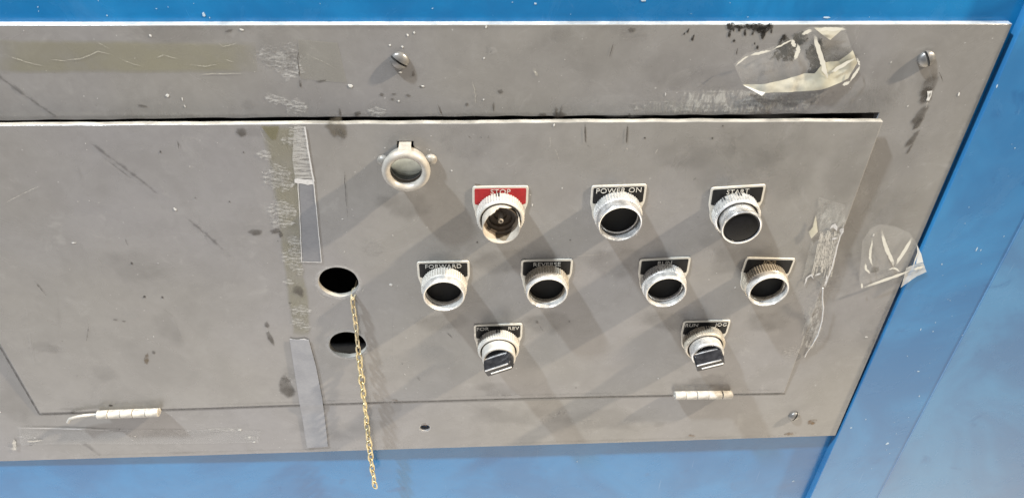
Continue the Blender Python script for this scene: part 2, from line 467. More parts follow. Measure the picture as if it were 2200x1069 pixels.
# raised frame member on the right, its edge a little out of true
sp = [(.4000, .25), (.3992, -.2150), (.3984, -.36), (.3955, -.68), (.3945, -.80), (.3935, -1.15), (.70, -1.15), (.70, .25)]
side = mobj('side_panel', sheet('side_panel', [sp], .0088, .0007, .0020), M_BLUE2, cab)
sp2 = [(.4762, .25), (.4762, -1.15), (1.0, -1.15), (1.0, .25)]
mobj('corner_panel', sheet('corner_panel', [sp2], .004, .0014, .0028), M_BLUE3, cab)

# ================================================================== grey mounting plate
plate = thing('control_plate', 'large worn grey steel plate screwed to the blue cabinet around the hinged panel', 'plate', PLATE.mat())
def edge_line(px, fr, amp=0.0004, step=.012, h=0):
    """a slightly uneven edge through the photo pixels"""
    L = [Vector(fr.pix(x, y, h)) for x, y in px]; out = []
    for i in range(len(L) - 1):
        n = max(1, int((L[i + 1] - L[i]).length / step))
        for k in range(n):
            p = L[i].lerp(L[i + 1], k / n); out.append((p.x, p.y + amp * mnoise.noise((p.x * 60, p.y * 60, 3.3))))
    out.append(tuple(L[-1])); return out
pt = PLATE.pix(2175, 52)
bot = edge_line([(1795, 935), (1300, 951), (900, 963), (450, 977), (0, 990)], PLATE, .0003)
outer = [(-.62, pt[1] + .0004), *[(x, pt[1] + .0002 * mnoise.noise((x * 40, 0, 0))) for x in (-.5, -.4, -.3, -.2, -.1, 0, .1, .2, .3)], (pt[0], pt[1]), (.3932, -.44)] + bot + [(-.62, bot[-1][1] - .001)]
op_top = edge_line([(1889, 243), (1600, 247), (1210, 250), (1000, 251), (700, 252), (350, 256), (0, 260)], PLATE, .0007, .006)
opening = op_top + [(OPL, op_top[-1][1] - .0003), (OPL, OPB), (OPR - .002, OPB)]
sh_u, sh_v = PLATE.pix(913, 918)
two_tone(mobj('plate_sheet', sheet('plate_sheet', [outer, opening, circle(sh_u, sh_v, .0050, 28)], .0062, .0005, 0.0), M_GREY, plate), M_RIMW)
for p_ in bpy.data.meshes['plate_sheet'].polygons:
    if p_.material_index == 1 and (p_.center.xy - Vector((sh_u, sh_v))).length < .02: p_.material_index = 0
# dark housing behind the opening
def housing():
    bm = bmesh.new(); x0, x1, y0, y1, d = OPL - .003, OPR + .003, OPB - .003, op_top[-1][1] + .012, -.11
    v = [bm.verts.new(c) for c in ((x0, y0, -.0068), (x1, y0, -.0068), (x1, y1, -.0068), (x0, y1, -.0068), (x0, y0, d), (x1, y0, d), (x1, y1, d), (x0, y1, d))]
    for f in ((4, 5, 6, 7), (0, 1, 5, 4), (1, 2, 6, 5), (2, 3, 7, 6), (3, 0, 4, 7)): bm.faces.new([v[i] for i in f])
    return from_bm(bm, 'housing', 0)
mobj('housing', housing(), M_DARK, plate)
def cup():
    bm = bmesh.new()
    return lathe([(.006, -.0064), (.006, -.02), (0, -.02)], 24, 'screw_hole_back')
mobj('hole_back', cup(), M_DARK, plate, Matrix.Translation((sh_u, sh_v, 0)))
# slotted round-head screws
def screw_meshes(r, hgt, ang):
    prof = [(r * 1.0, 0.0)] + [(r * math.cos(a), .0009 + hgt * math.sin(a)) for a in (i * math.pi / 2 / 8 for i in range(9))]
    prof[-1] = (0, .0009 + hgt)
    me = lathe(prof, 36, 'screw_head'); out = []
    for s in (1, -1):
        bm = bmesh.new(); bm.from_mesh(me)
        r_ = bmesh.ops.bisect_plane(bm, geom=bm.verts[:] + bm.edges[:] + bm.faces[:], plane_co=(0, s * r * .12, 0), plane_no=(0, s, 0), clear_inner=True)
        eds = [x for x in r_['geom_cut'] if isinstance(x, bmesh.types.BMEdge)]
        bmesh.ops.holes_fill(bm, edges=[x for x in bm.edges if x.is_boundary])
        bmesh.ops.recalc_face_normals(bm, faces=bm.faces)
        out.append(bm)
    a = bmesh.new()
    for bm in out:
        t = bpy.data.meshes.new('t'); bm.to_mesh(t); bm.free(); a.from_mesh(t); bpy.data.meshes.remove(t)
    # floor of the slot
    bmesh.ops.create_circle(a, cap_ends=True, segments=24, radius=r * .93, matrix=Matrix.Translation((0, 0, hgt * .25)))
    bmesh.ops.rotate(a, verts=a.verts, matrix=Matrix.Rotation(ang, 3, 'Z'))
    return from_bm(a, 'screw', 35)
for (x, y, r, hg, an) in ((858, 134, .0066, .0032, -.62), (1993, 130, .0064, .0036, -1.10), (1708, 897, .0058, .0028, 1.25)):
    u, v = PLATE.pix(x, y, .003)
    mobj('screw', screw_meshes(r, hg, an), M_SCREW, plate, Matrix.Translation((u, v, 0.0)))

# ================================================================== hinged door
door = thing('hinged_panel', 'hinged grey steel cover panel holding the push buttons, ajar along its top edge', 'panel', DOOR.mat())
dtop = edge_line([(1897, 261), (1600, 261.5), (1260, 262), (1000, 265), (650, 266), (300, 268), (0, 270)], DOOR, .0005, .007)
dr = DOOR.pix(1685, 843); dl = DOOR.pix(85, 886)
dout = dtop + [(dl[0], dtop[-1][1] - .0004), (dl[0], dl[1])] + edge_line([(85, 886), (400, 876.5), (840, 861.5), (1300, 850), (1685, 843)], DOOR, .00025)[1:]
h1 = DOOR.pix(727.5, 606); h2 = DOOR.pix(747.5, 740)
RINGC = DOOR.pix(872.5, 366.5, .0105)
sl = DOOR.pts([(853, 304), (888, 304), (889, 334), (855, 334)])
DOOR_T = .0048
two_tone(mobj('door_sheet', sheet('door_sheet', [dout, circle(*h1, .0168, 56, .0006), circle(*h2, .0166, 56, .0006), sl], DOOR_T, .0006, 0.0), M_DOOR, door), M_RIMC)

# hinges: knuckles alternate between door and plate leaf, with the pin through them
def hinge(x0, y0, x1, y1, widths, stick=False):
    a = Vector((*PLATE.pix(x0, y0, .0070), .0070)); b = Vector((*PLATE.pix(x1, y1, .0070), .0070))
    d = (b - a); L = d.length; d.normalize();
    leaf = from_bm(box_bm(L, .0050, .0016, .0003), 'hinge_leaf')
    mid = (a + b) / 2; ang = math.atan2(d.y, d.x)
    # the hinge belongs to the door: parent there, placed in plate coordinates
    inv = DOOR.mat().inverted() @ PLATE.mat()
    hm = inv @ Matrix.Translation((mid.x, mid.y - .001, .0012)) @ Matrix.Rotation(ang, 4, 'Z')
    ho = mobj('hinge', leaf, M_HINGE, door, hm)
    tot = sum(widths); t = 0
    for i, wd in enumerate(widths):
        s0, s1 = t / tot * L, (t + wd) / tot * L; t += wd
        r = .0042 * (1 if i % 2 == 0 else .94); l = (s1 - s0) - .0004
        me = lathe([(.0012, -l / 2), (r - .0003, -l / 2), (r, -l / 2 + .0003), (r, l / 2 - .0003), (r - .0003, l / 2), (.0012, l / 2)], 20, 'knuckle')
        c = (s0 + s1) / 2 - L / 2
        k = mobj('knuckle', me, M_HINGE, ho, Matrix.Translation((c, .001 + (.0006 if i % 2 == 0 else 0), .0058 - .0012)) @ Matrix.Rotation(math.pi / 2, 4, 'Y'))
    pinL = [(-L / 2 - .001, .001, .0046), (L / 2 + .0015, .001, .0046)]
    if stick:
        pinL = []
        for q in ((146, 906), (150, 899), (160, 896), (180, 892), (195, 890.5), (212, 890)):
            u, v = PLATE.pix(*q, .006); p = (inv @ Vector((u, v, .006)))
            lw = hm.inverted() @ p; pinL.append(tuple(lw))
        pinL += [(-L / 2 + .01, .001, .0046), (L / 2 + .001, .001, .0046)]
    mobj('pin', tube(pinL, .0016, 'pin', 8), M_HINGE, ho)
hinge(1450, 851.5, 1572, 850, (1, 1.05, 1.05, 1.3, .9))
hinge(209, 893, 341, 888, (1, 1.15, 1.1, 1.2, 1.15), True)

# ================================================================== legend plates and operators
def legend(parent, words, field, letter, rz):
    """words = [(text, x mm, size mm)]"""
    arc = [(.0202 * math.cos(t), .0202 * math.sin(t)) for t in (math.radians(d) for d in range(4, -185, -8))]
    L = rounded([(-.0222, .0248), (.0222, .0248), (.0222, .0078)] + arc + [(-.0222, .0078)], [.0026, .0026, .003] + [0] * len(arc) + [.003])
    # order: top left, top right, right side, bottom arc, left side
    lp = mobj('legend_plate', sheet('legend_plate', [L], .0011, .0003, .0011), M_EDGE, parent, Matrix.Rotation(rz, 4, 'Z'))
    F = rounded([(-.0204, .0228), (.0204, .0228), (.0204, .0078), (.010, .0045), (-.010, .0045), (-.0204, .0078)], [.0014, .0014, .001, 0, 0, .001])
    mobj('legend_field', sheet('legend_field', [F], .0004, .0001, .00128), field, lp)
    for (s, x, size) in words:
        mobj('lettering', text_mesh(s, size, 'lettering', .00008, 1.03, -.00005), letter, lp, Matrix.Translation((x, .0175, .00142)))
    return lp
def ring_mesh(hgt, rin, notch=None, r=.0187, ribs=52):
    def rf(rr, z, a, i, k):
        if k in (2, 3, 4): return rr + (.00034 if i % 4 in (0, 1) else -.00050)
        return rr
    def zf(rr, z, a, i, k):
        return z
    prof = [(r - .0010, 0), (r - .0004, .0004), (r, .0008), (r, hgt * .5), (r, hgt - .0018), (r - .0003, hgt - .0013), (r - .0008, hgt - .0005), (r - .0016, hgt), (rin + .0006, hgt), (rin, hgt - .0008), (rin, .001)]
    return lathe(prof, ribs * 4, 'knurled_ring', rf, None, sm=32)
def notch_box(parent, ang, r, z, wdt=.0034, mt=None):
    me = from_bm(box_bm(wdt, .0022, .0042, .0003), 'notch')
    mobj('notch', me, mt or M_DARK, parent, Matrix.Rotation(ang, 4, 'Z') @ Matrix.Translation((0, r, z)))

def centre(px, h): return DOOR.pix(px[0], px[1], h)
def operator(name, label, cat, px, h, rz, words, field=None, letter=None, group=None):
    u, v = centre(px, h)
    t = thing(name, label, cat, DOOR.mat(u, v, 0), group)
    legend(t, words, field or M_BLACK, letter or M_LETTER, math.radians(rz))
    return t
def guarded(px, h, rz, words, label, m_ring, m_shroud, letter=None, rim=.0181, rust=False):
    t = operator('push_button', label, 'push button', px, h, rz, words, None, letter, 'push buttons on the door')
    k = h
    rg = mobj('knurled_ring', ring_mesh(.0106, .0150, r=.0190), m_ring, t, Matrix.Translation((0, 0, .0012)) @ Matrix.Rotation(random.random(), 4, 'Z'))
    pr = [(rim + .0001, .0106), (rim + .0002, .0124), (rim, k - .0022), (rim - .0004, k - .0008), (rim - .0011, k - .0001), (rim - .0018, k - .0003), (rim - .0022, k - .0012), (rim - .0024, k - .0030), (rim - .0026, k - .0062), (rim - .0026, .006)]
    mobj('shroud', lathe(pr, 72, 'shroud', sm=50), m_shroud, t)
    mobj('button_cap', lathe([(rim - .0027, .004), (rim - .0027, k - .0100), (rim - .0034, k - .0094), (rim - .0060, k - .0096), (0, k - .0098)], 56, 'button_cap', sm=40), M_CAP, t)
    if rust:
        pass
    return t
R3 = (.0052)
guarded((1333, 482), .0199, 1.4, [('POWER ON', 0, .0068)], 'chrome shrouded push button under the black POWER ON plate', M_CHROME2, M_CHROME)
guarded((953.6, 637), .0180, 0.2, [('FORWARD', 0, .0062)], 'chalky shrouded push button under the black FORWARD plate', M_DUSTY, M_CHROME2)
guarded((1176, 631), .0172, 0.0, [('REVERSE', 0, .0062)], 'brass-toned shrouded push button under the black REVERSE plate', M_TARN, M_CHROME2)
guarded((1431.5, 629), .0182, 2.2, [('RUN', 0, .0062)], 'shrouded push button under the black RUN plate beside REVERSE', M_CHROME2, M_CHROME2)
guarded((1652, 627), .0176, -3.0, [('JOG', 0, .0062)], 'shrouded push button under the stained JOG plate at the row end', M_TARN, M_CHROME2, M_LETTER2)

M_GLOSS = plain('glossy_black_insert', (0.006, 0.006, 0.007), .22, .4, 150, 0.0, .14)
# START: extended head with a black insert
t = operator('push_button', 'chrome extended push button with black insert under the START plate', 'push button', (1594, 490), .0240, 3.4, [('START', 0, .0062)], None, None, 'push buttons on the door')
mobj('knurled_ring', ring_mesh(.0115, .0166), M_CHROME2, t, Matrix.Translation((0, 0, .0012)))
notch_box(t, -.02, .0178, .0032); notch_box(t, .72, .0178, .0030, .003)
pr = [(.0152, .004), (.0154, .0190), (.0157, .0206), (.0163, .0214), (.0164, .0230), (.0160, .0239), (.0152, .0240), (.0147, .0236), (.0146, .0226)]
mobj('head', lathe(pr, 72, 'head', sm=45), M_CHROME, t)
mobj('insert', lathe([(.0145, .0215), (.0145, .0231), (.0140, .0234), (.0134, .0230), (.0126, .0231), (.0080, .0235), (0, .0237)], 56, 'insert'), M_GLOSS, t)

# STOP: the red-plated button, its cap gone and the sleeve broken open
t = operator('push_button', 'broken STOP button under the red plate, sleeve torn open', 'push button', (1077, 491.5), .0235, 0.0, [('STOP', 0, .0066)], M_RED, None, 'push buttons on the door')
t['label'] = 'broken push button with torn open sleeve under the red STOP plate'
mobj('knurled_ring', ring_mesh(.0115, .0160), M_DUSTY, t, Matrix.Translation((0, 0, .0012)))
notch_box(t, .10, .0178, .0034)
def sleeve_top(deg):
    keys = [(0, .0236), (7, .0232), (12, .0125), (30, .0112), (50, .0116), (60, .0135), (68, .0150), (84, .0154), (96, .0150), (101, .0172), (106, .0168), (110, .0196), (126, .0212), (132, .0206), (150, .0226), (180, .0235), (270, .0238), (360, .0236)]
    for (a, x), (b, y) in zip(keys, keys[1:]):
        if a <= deg <= b: return x + (y - x) * (deg - a) / (b - a)
    return .0238
def sleeve():
    bm = bmesh.new(); n = 120; Rr = []
    for i in range(n):
        a = 2 * math.pi * i / n; d = math.degrees(a); tp = sleeve_top(d) + .00035 * mnoise.noise((d * .21, 0, 7)) * (1 if 15 < d < 175 else .2)
        c, s = math.cos(a), math.sin(a)
        Rr.append([bm.verts.new((c * r, s * r, z)) for r, z in ((.0150, .002), (.0150, .010), (.0149, tp - .0006), (.0146, tp), (.0141, tp - .0002), (.0139, tp - .0012), (.0138, .010), (.0138, .003))])
    for i in range(n):
        A, B = Rr[i], Rr[(i + 1) % n]
        for k in range(7): bm.faces.new((A[k], B[k], B[k + 1], A[k + 1]))
    bmesh.ops.recalc_face_normals(bm, faces=bm.faces)
    return from_bm(bm, 'sleeve', 40)
mobj('sleeve', sleeve(), M_BEIGE, t)
def wall_patch():  # brown triangular patch on the sleeve's lower inner wall
    bm = bmesh.new(); rows = []
    for i in range(17):
        d = 236 + 74 * i / 16; a_ = math.radians(d); k = 1 - abs(i - 10) / 10 if i < 10 else 1 - (i - 10) / 6
        top = .0130 + .0086 * max(0.0, min(1.0, k * 1.15)); r_ = .01365
        rows.append((bm.verts.new((r_ * math.cos(a_), r_ * math.sin(a_), .010)), bm.verts.new((r_ * math.cos(a_), r_ * math.sin(a_), top))))
    for A, B in zip(rows, rows[1:]): bm.faces.new((A[0], A[1], B[1], B[0]))
    return from_bm(bm, 'wall_patch', 80)
mobj('wall_patch', wall_patch(), plain('brown_patch', (0.17, 0.125, 0.075), .6, .35, 200), t)
mobj('socket', lathe([(.0137, .0145), (.0134, .0125), (.0118, .0120), (.0116, .0092), (.0095, .0088), (.0092, .0062), (.0052, .0058), (.0050, .0044), (0, .0044)], 56, 'socket'), M_BROWN, t)
mobj('post', lathe([(.0021, .0040), (.0021, .0138), (.0018, .0143), (.0011, .0143), (.0010, .0120), (0, .0120)], 24, 'post'), M_BEIGE, t)

# selector switches
def selector(px, words, label, rz, turn, m_ring, m_head):
    t = operator('selector_switch', label, 'switch', px, .0218, rz, words, None, None, 'selector switches on the door')
    mobj('knurled_ring', ring_mesh(.0112, .0163), m_ring, t, Matrix.Translation((0, 0, .0012)))
    notch_box(t, .03, .0178, .0032); notch_box(t, 1.02, .0178, .0026, .003)
    pr = [(.0151, .004), (.0153, .0196), (.0152, .0208), (.0146, .0217), (.0136, .0220), (.0128, .0216), (.0125, .0200), (.0125, .0160)]
    mobj('head', lathe(pr, 72, 'head', sm=45), m_head, t)
    kn = mobj('knob', lathe([(.0124, .015), (.0124, .0196), (.0116, .0206), (0, .0206)], 48, 'knob'), M_KNOB, t)
    # lever: tapered bar across the knob with a rounded far end
    bm = bmesh.new(); L, wd, zt = .0268, .0100, .0338
    secs = [(-.0134, .88, zt - .0002), (-.0126, 1.0, zt), (.0100, 1.0, zt), (.0122, .92, zt - .0014), (.0131, .74, zt - .0042)]
    rows = []
    for (x, k, z) in secs:
        a = wd / 2 * k
        rows.append([bm.verts.new((x, -a * 1.06, .0195)), bm.verts.new((x, -a * .86, z)), bm.verts.new((x, a * .86, z)), bm.verts.new((x, a * 1.06, .0195))])
    for i in range(len(rows) - 1):
        for k in range(3): bm.faces.new((rows[i][k], rows[i][k + 1], rows[i + 1][k + 1], rows[i + 1][k]))
    bm.faces.new(rows[0]); bm.faces.new(rows[-1][::-1])
    bmesh.ops.recalc_face_normals(bm, faces=bm.faces)
    bmesh.ops.bevel(bm, geom=[x for x in bm.edges if x.calc_face_angle(0) > .6], offset=.0007, segments=3, affect='EDGES')
    rot = Matrix.Rotation(math.radians(turn), 4, 'Z')
    lv = mobj('lever', from_bm(bm, 'lever', 35), M_LEVER, t, rot)
    ln = from_bm(box_bm(.0200, .0013, .0006, .0002), 'pointer_line')
    mobj('pointer_line', ln, M_PTR, lv, Matrix.Translation((0.0012, -.0012, zt + .0001)))
    for yy, zz, ll in ((.0041, zt - .0003, .0225), (.0053, .0212, .0225)):  # pale metal strips added as the lever's bright highlight lines
        mobj('highlight_strip', from_bm(box_bm(ll, .0011, .0011, .0004), 'highlight_strip'), M_HILITE, lv, Matrix.Translation((-.0012, yy, zz)))
    return t
M_HILITE = metal('knob_highlight', (0.70, 0.70, 0.70), .3, .3, (0.36, 0.36, 0.35))
M_LEVER = plain('grey_black_lever', (0.020, 0.020, 0.022), .16, .45, 260, 0.0, .38)
M_PTR = plain('pointer_paint', (0.80, 0.77, 0.70), .4, .2, 500)
selector((1072, 772.5), [('FOR', -.0142, .0060), ('REV', .0140, .0060)], 'selector switch with black lever under the FOR REV plate', 0.3, 24, M_DUSTY, M_DUSTY)
selector((1521, 763.5), [('RUN', -.0138, .0060), ('JOG', .0140, .0060)], 'selector switch with black lever under the RUN JOG plate', 0.0, 19, M_TARN, M_CHROME2)

# ================================================================== ring latch with a glass eye, hung from a slot
lt = thing('ring_latch', 'cream ring latch with glass eye hanging from a slot between two rivets', 'latch', DOOR.mat(*RINGC, 0))
RH = .0105
def torus(R, r, n=56, k=16, sq=1.0):
    prof = [(R + r * math.cos(a), r * sq * math.sin(a)) for a in (2 * math.pi * i / k for i in range(k))]
    prof.append(prof[0]); return lathe(prof, n, 'ring', sm=80)
ring = mobj('ring', torus(.0150, .0033, sq=1.2), M_CREAM, lt, Matrix.Translation((0, 0, RH)))
mobj('cup', lathe([(.0165, RH - .001), (.0163, .003), (.0150, .0006)], 48, 'cup'), M_CREAM, lt)
M_EYE = plain('pale_green_glass', (0.46, 0.48, 0.42), .14, .3, 110, .8, .8)
M_EYEW = plain('dark_glass_wall', (0.040, 0.046, 0.042), .10, .4, 120, 0.0, .9)
M_EYEB = plain('brown_cup_wall', (0.14, 0.118, 0.090), .4, .3, 120)
eye = mobj('glass_eye', lathe([(.0119, .0024), (.0100, .0020), (.0060, .0016), (0, .0014)], 48, 'glass_eye', sm=80), M_EYE, lt)
mobj('eye_wall', lathe([(.0118, .0022), (.0119, .0050), (.0119, .0056)], 48, 'eye_wall', sm=80), M_EYEW, lt)
mobj('eye_rim', torus(.0118, .00035, 56, 8), M_CREAM, lt, Matrix.Translation((0, 0, .0058)))
mobj('cup_wall', lathe([(.0121, .0059), (.0123, RH)], 48, 'cup_wall', sm=80), M_EYEB, lt)
def strap():
    sl_top = (DOOR.pix(870, 306)[1] - RINGC[1])
    path = [(.0150, RH + .0022), (.0166, RH + .0012), (.0176, RH - .0012), (.0182, .0066), (.0186, .0040), (.0186, .0010), (.0186, -.004), (.0186, -.010)]
    hw = [.0072, .0058, .0049, .0046, .0045, .0045, .0045, .0045]
    bm = bmesh.new(); rows = []
    for (y, z), wv in zip(path, hw):
        rows.append([bm.verts.new((sx_ * wv, y + dy, z + dz)) for sx_, dy, dz in ((-1, 0, 0), (1, 0, 0), (1, -.0008, -.0014), (-1, -.0008, -.0014))])
    for i in range(len(rows) - 1):
        for k in range(4): bm.faces.new((rows[i][k], rows[i][(k + 1) % 4], rows[i + 1][(k + 1) % 4], rows[i + 1][k]))
    bm.faces.new(rows[0]); bm.faces.new(rows[-1]); bmesh.ops.recalc_face_normals(bm, faces=bm.faces)
    return from_bm(bm, 'strap', 50)
mobj('strap', strap(), M_CREAM, lt)
M_RIVET = plain('dirty_rivet', (0.235, 0.215, 0.185), .42, .45, 300)
for x, y in ((823, 347), (926, 345)):
    u, v = DOOR.pix(x, y, .002)
    r = .0046
    me = lathe([(r, 0)] + [(r * math.cos(a), .0006 + .0036 * math.sin(a)) for a in (i * math.pi / 2 / 7 for i in range(7))] + [(0, .0042)], 28, 'rivet', sm=80)
    mobj('rivet', me, M_RIVET, lt, Matrix.Translation((u - RINGC[0], v - RINGC[1], 0)))

# ================================================================== brass chain hanging out of the upper hole
u0, v0 = PLATE.pix(757, 640, .009)
cpx = [((767, 604), -.010), ((762, 622), .000), ((757, 639), .0085), ((759, 660), .0088), ((765, 700), .0088), ((769, 745), .0088), ((774, 790), .0088), ((780, 840), .0088), ((786, 890), .0088), ((792, 945), .0088), ((798, 995), .0088), ((806, 1047), .0088)]
cp = [Vector((*PLATE.pix(*p, h), h)) for p, h in cpx]
chain = thing('chain', 'brass link chain hanging out of the upper round hole past the plate edge', 'chain', PLATE.mat(*cp[2]))
def resample(P, step):
    out = [P[0].copy()]; rest = step
    for a, b in zip(P, P[1:]):
        L = (b - a).length; d = (b - a).normalized(); s = rest
        while s <= L: out.append(a + d * s); s += step
        rest = s - L
    return out
def link_mesh(length, width, wire, pinch=0.0):
    n = 28; pts = []
    for i in range(n):
        a = 2 * math.pi * i / n; c, s = math.cos(a), math.sin(a)
        x = (length / 2) * math.copysign(abs(c) ** .75, c); y = (width / 2) * math.copysign(abs(s) ** .75, s)
        if pinch: y *= 1 - pinch * (1 + x / (length / 2)) / 2
        pts.append((x, y, 0))
    return tube(pts, wire, 'link', 8, True)
PITCH = .0098
L_OV = link_mesh(PITCH + .0022, .0052, .00092); L_BT = link_mesh(PITCH + .0020, .0044, .00080, .45)
nodes = resample(cp, PITCH)
for i in range(len(nodes) - 1):
    a, b = nodes[i], nodes[i + 1]; d = (b - a).normalized()
    side_ = Vector((0, 0, 1)).cross(d).normalized()
    ang = (math.pi / 4 if i % 2 else -math.pi / 4) + (random.uniform(-.4, .4))
    y_ = Matrix.Rotation(ang, 3, d) @ side_; z_ = d.cross(y_)
    mm = Matrix.Identity(4); c = (a + b) / 2 - cp[2]
    for k in range(3): mm[k][0], mm[k][1], mm[k][2], mm[k][3] = d[k], y_[k], z_[k], c[k]
    up = (i < 9)
    me = L_BT if up else L_OV
    o = bpy.data.objects.new('link', me); link(o, chain); o.matrix_local = mm
    if not me.materials: me.materials.append(M_BRASS2 if up else M_BRASS)

# ================================================================== tapes
def duct_mat(nm, k):
    M = MT(nm); n = M.noise(60, 5, .6)
    wv = M.noise(1, 2, .5, M.coord(scale=(300, 1400, 1)))
    col = M.mix(M.ramp(n, .3, .7), (0.150 * k, 0.153 * k, 0.165 * k), (0.190 * k, 0.193 * k, 0.203 * k))
    col = M.mix(M.ramp(wv, .45, .7, 0, .3), col, (0.25 * k, 0.25 * k, 0.255 * k))
    M.set(Base_Color=col, Roughness=.45); M.bump(wv, .25, .0003); return M.m
M_DUCT = duct_mat('grey_duct_tape', .82); M_DUCT2 = duct_mat('faded_duct_tape', 1.22)
M_TEDGE = plain('torn_white_edge', (0.50, 0.49, 0.475), .6, .2, 500)
def tape(name, label, fr, px, frayed, h=.00035, mt=None):
    o = thing(name, label, 'tape', fr.mat(), 'grey duct tape strips')
    L = fr.pts(px); jag = []
    for i in range(len(L)):
        a, b = Vector(L[i]), Vector(L[(i + 1) % len(L)]); n = max(2, int((b - a).length / .0018))
        q = Vector((-(b - a).y, (b - a).x)).normalized(); am = .0006 if i in frayed else .00012
        for k in range(n):
            p = a.lerp(b, k / n) + q * am * mnoise.noise((k * .9, i * 5, 1)) * (0 if k == 0 else 1); jag.append((p.x, p.y))
    b = mobj('strip', sheet('strip', [jag], .0003, .00005, h), mt or M_DUCT, o)
    return o
tp1 = tape('duct_tape', 'short grey duct tape strip above the upper round hole', DOOR, [(642, 388), (675, 390), (691, 562), (650, 561)], (0,))
streak(DOOR, tp1, 'torn_edge', [(633, 388), (675, 391)], .0044, M_TEDGE, .0005, False, False, wob=.0006)
streak(DOOR, tp1, 'torn_edge', [(674, 390), (682, 470), (691, 562)], .0007, M_TEDGE, .0006, False, False, wob=.0003)
streak(DOOR, tp1, 'torn_edge', [(641, 392), (644, 470), (649, 562)], .0006, M_TEDGE, .0006, False, False, wob=.0005)
streak(DOOR, tp1, 'torn_edge', [(650, 561), (691, 562)], .0008, M_TEDGE, .0006, False, False, wob=.0003)
tp2 = tape('duct_tape', 'long grey duct tape strip crossing the bottom panel seam left of the chain', PLATE, [(624, 720), (665, 722), (680, 780), (693, 850), (705, 957), (660, 960), (644, 860)], (0, 4), .0022, M_DUCT2)
def drape(o):
    for c in o.children:
        for v in c.data.vertices:
            # on the door above the seam, down on the plate below it
            yb = HB; t_ = max(0.0, min(1.0, (v.co.y - (yb - .010)) / .014))
            v.co.z += -.0013 * (1 - t_) + (v.co.y - yb) * .026 * t_
drape(tp2)
streak(PLATE, tp2, 'torn_edge', [(624, 720), (640, 722), (655, 720), (663, 723)], .0014, M_TEDGE, .0046, False, False, wob=.0006)

D_FILM = MT('clear_film').set(Base_Color=(0.75, 0.73, 0.66), Roughness=.16, Alpha=.09, Specular_IOR_Level=.9).m
D_FILM2 = MT('clear_film_side').set(Base_Color=(0.70, 0.68, 0.62), Roughness=.2, Alpha=.10, Specular_IOR_Level=.8).m
D_MILKY = decal('milky_film', (0.54, 0.515, 0.42), .85, 60, .0, .58, .25, col2=(0.38, 0.36, 0.275))
D_FOLD = decal('folded_film', (0.52, 0.50, 0.43), .92, 80, .0, .42, .35)
D_WHITE = plain('white_film', (0.80, 0.79, 0.74), .35, .1, 200)
def cr1(z): return [(1560 + x * .16835, 40 + y * .16835) for x, y in z]
def cr2(z): return [(1820 + x * .15898, 470 + y * .15898) for x, y in z]
def wrinkle(amp, base=0.0, sc=60):
    return lambda u, v: base + amp * (mnoise.noise((u * sc, v * sc, 2)) + .5 * mnoise.noise((u * sc * 2.3, v * sc * 2.3, 5)))
ct = thing('clear_tape', 'crumpled clear tape with yellowed curled lower edge near the top edge', 'tape', PLATE.mat(), 'clear tape scraps')
patch(PLATE, ct, 'film', cr1([(95, 580), (270, 440), (560, 375), (820, 235), (1075, 105), (1510, 95), (1600, 385), (1680, 570), (1560, 770), (1450, 820), (1200, 905), (900, 935), (500, 945), (455, 985), (215, 850)]), D_FILM, .0014, wrinkle(.0013, 0, 70), 6)
patch(PLATE, ct, 'curled_edge', cr1([(215, 848), (420, 842), (640, 800), (780, 770), (900, 735), (1000, 708), (1130, 700), (1200, 610), (1250, 560), (1440, 540), (1610, 400), (1680, 570), (1560, 770), (1450, 820), (1200, 905), (900, 935), (500, 945), (455, 985)]), D_MILKY, .0030, wrinkle(.0014, 0, 70), 6)
patch(PLATE, ct, 'curl', cr1([(215, 850), (310, 880), (420, 925), (500, 942), (455, 985)]), D_WHITE, .0046, wrinkle(.0004), 2)
patch(PLATE, ct, 'folded_corner', cr1([(1120, 118), (1500, 118), (1430, 190), (1330, 275), (1240, 215)]), D_MILKY, .0026, wrinkle(.0004), 3)
for L, wd in (([(1085, 108), (1130, 300), (1190, 480), (1235, 640), (1275, 740)], .0032), ([(1080, 104), (1300, 104), (1515, 110)], .0027), ([(95, 580), (200, 482), (275, 440)], .0013), ([(275, 440), (420, 405), (560, 375)], .0020), ([(560, 372), (700, 300), (830, 235)], .0013), ([(935, 175), (1010, 140), (1085, 112)], .0026), ([(815, 235), (835, 290), (855, 340)], .0026), ([(885, 285), (900, 370), (870, 440), (845, 505)], .0030), ([(1680, 572), (1625, 665), (1555, 770)], .0022), ([(1555, 770), (1500, 800), (1455, 812)], .0026), ([(1300, 660), (1420, 590), (1620, 470)], .0030), ([(1640, 470), (1665, 530), (1680, 570)], .0012)):
    streak(PLATE, ct, 'fold', cr1(L), wd, D_FOLD, .0042, True, False, wob=.0006)
ct2 = thing('clear_tape', 'crumpled clear tape scrap bridging the plate edge and the blue frame', 'tape', PLATE.mat(), 'clear tape scraps')
patch(PLATE, ct2, 'film', cr2([(205, 300), (300, 150), (430, 70), (640, 100), (840, 180), (950, 340), (1030, 570), (1070, 715), (950, 770), (800, 870), (720, 930), (770, 700), (180, 900), (165, 815)]), D_FILM2, .0032, wrinkle(.0005), 5)
patch(PLATE, ct2, 'curled_edge', cr2([(800, 660), (920, 610), (1025, 590), (1075, 715), (950, 770), (860, 830), (800, 872), (725, 930), (770, 780)]), decal('grey_milky_film', (0.50, 0.49, 0.45), .62, 50, .05, .5, .3), .0040, wrinkle(.0008, 0, 90), 4)
patch(PLATE, ct2, 'folded_corner', cr2([(940, 345), (1000, 470), (1030, 585), (930, 605), (950, 480)]), decal('grey_milky_film_b', (0.62, 0.61, 0.56), .75, 50, .02, .4, .3), .0042, wrinkle(.0005), 3)
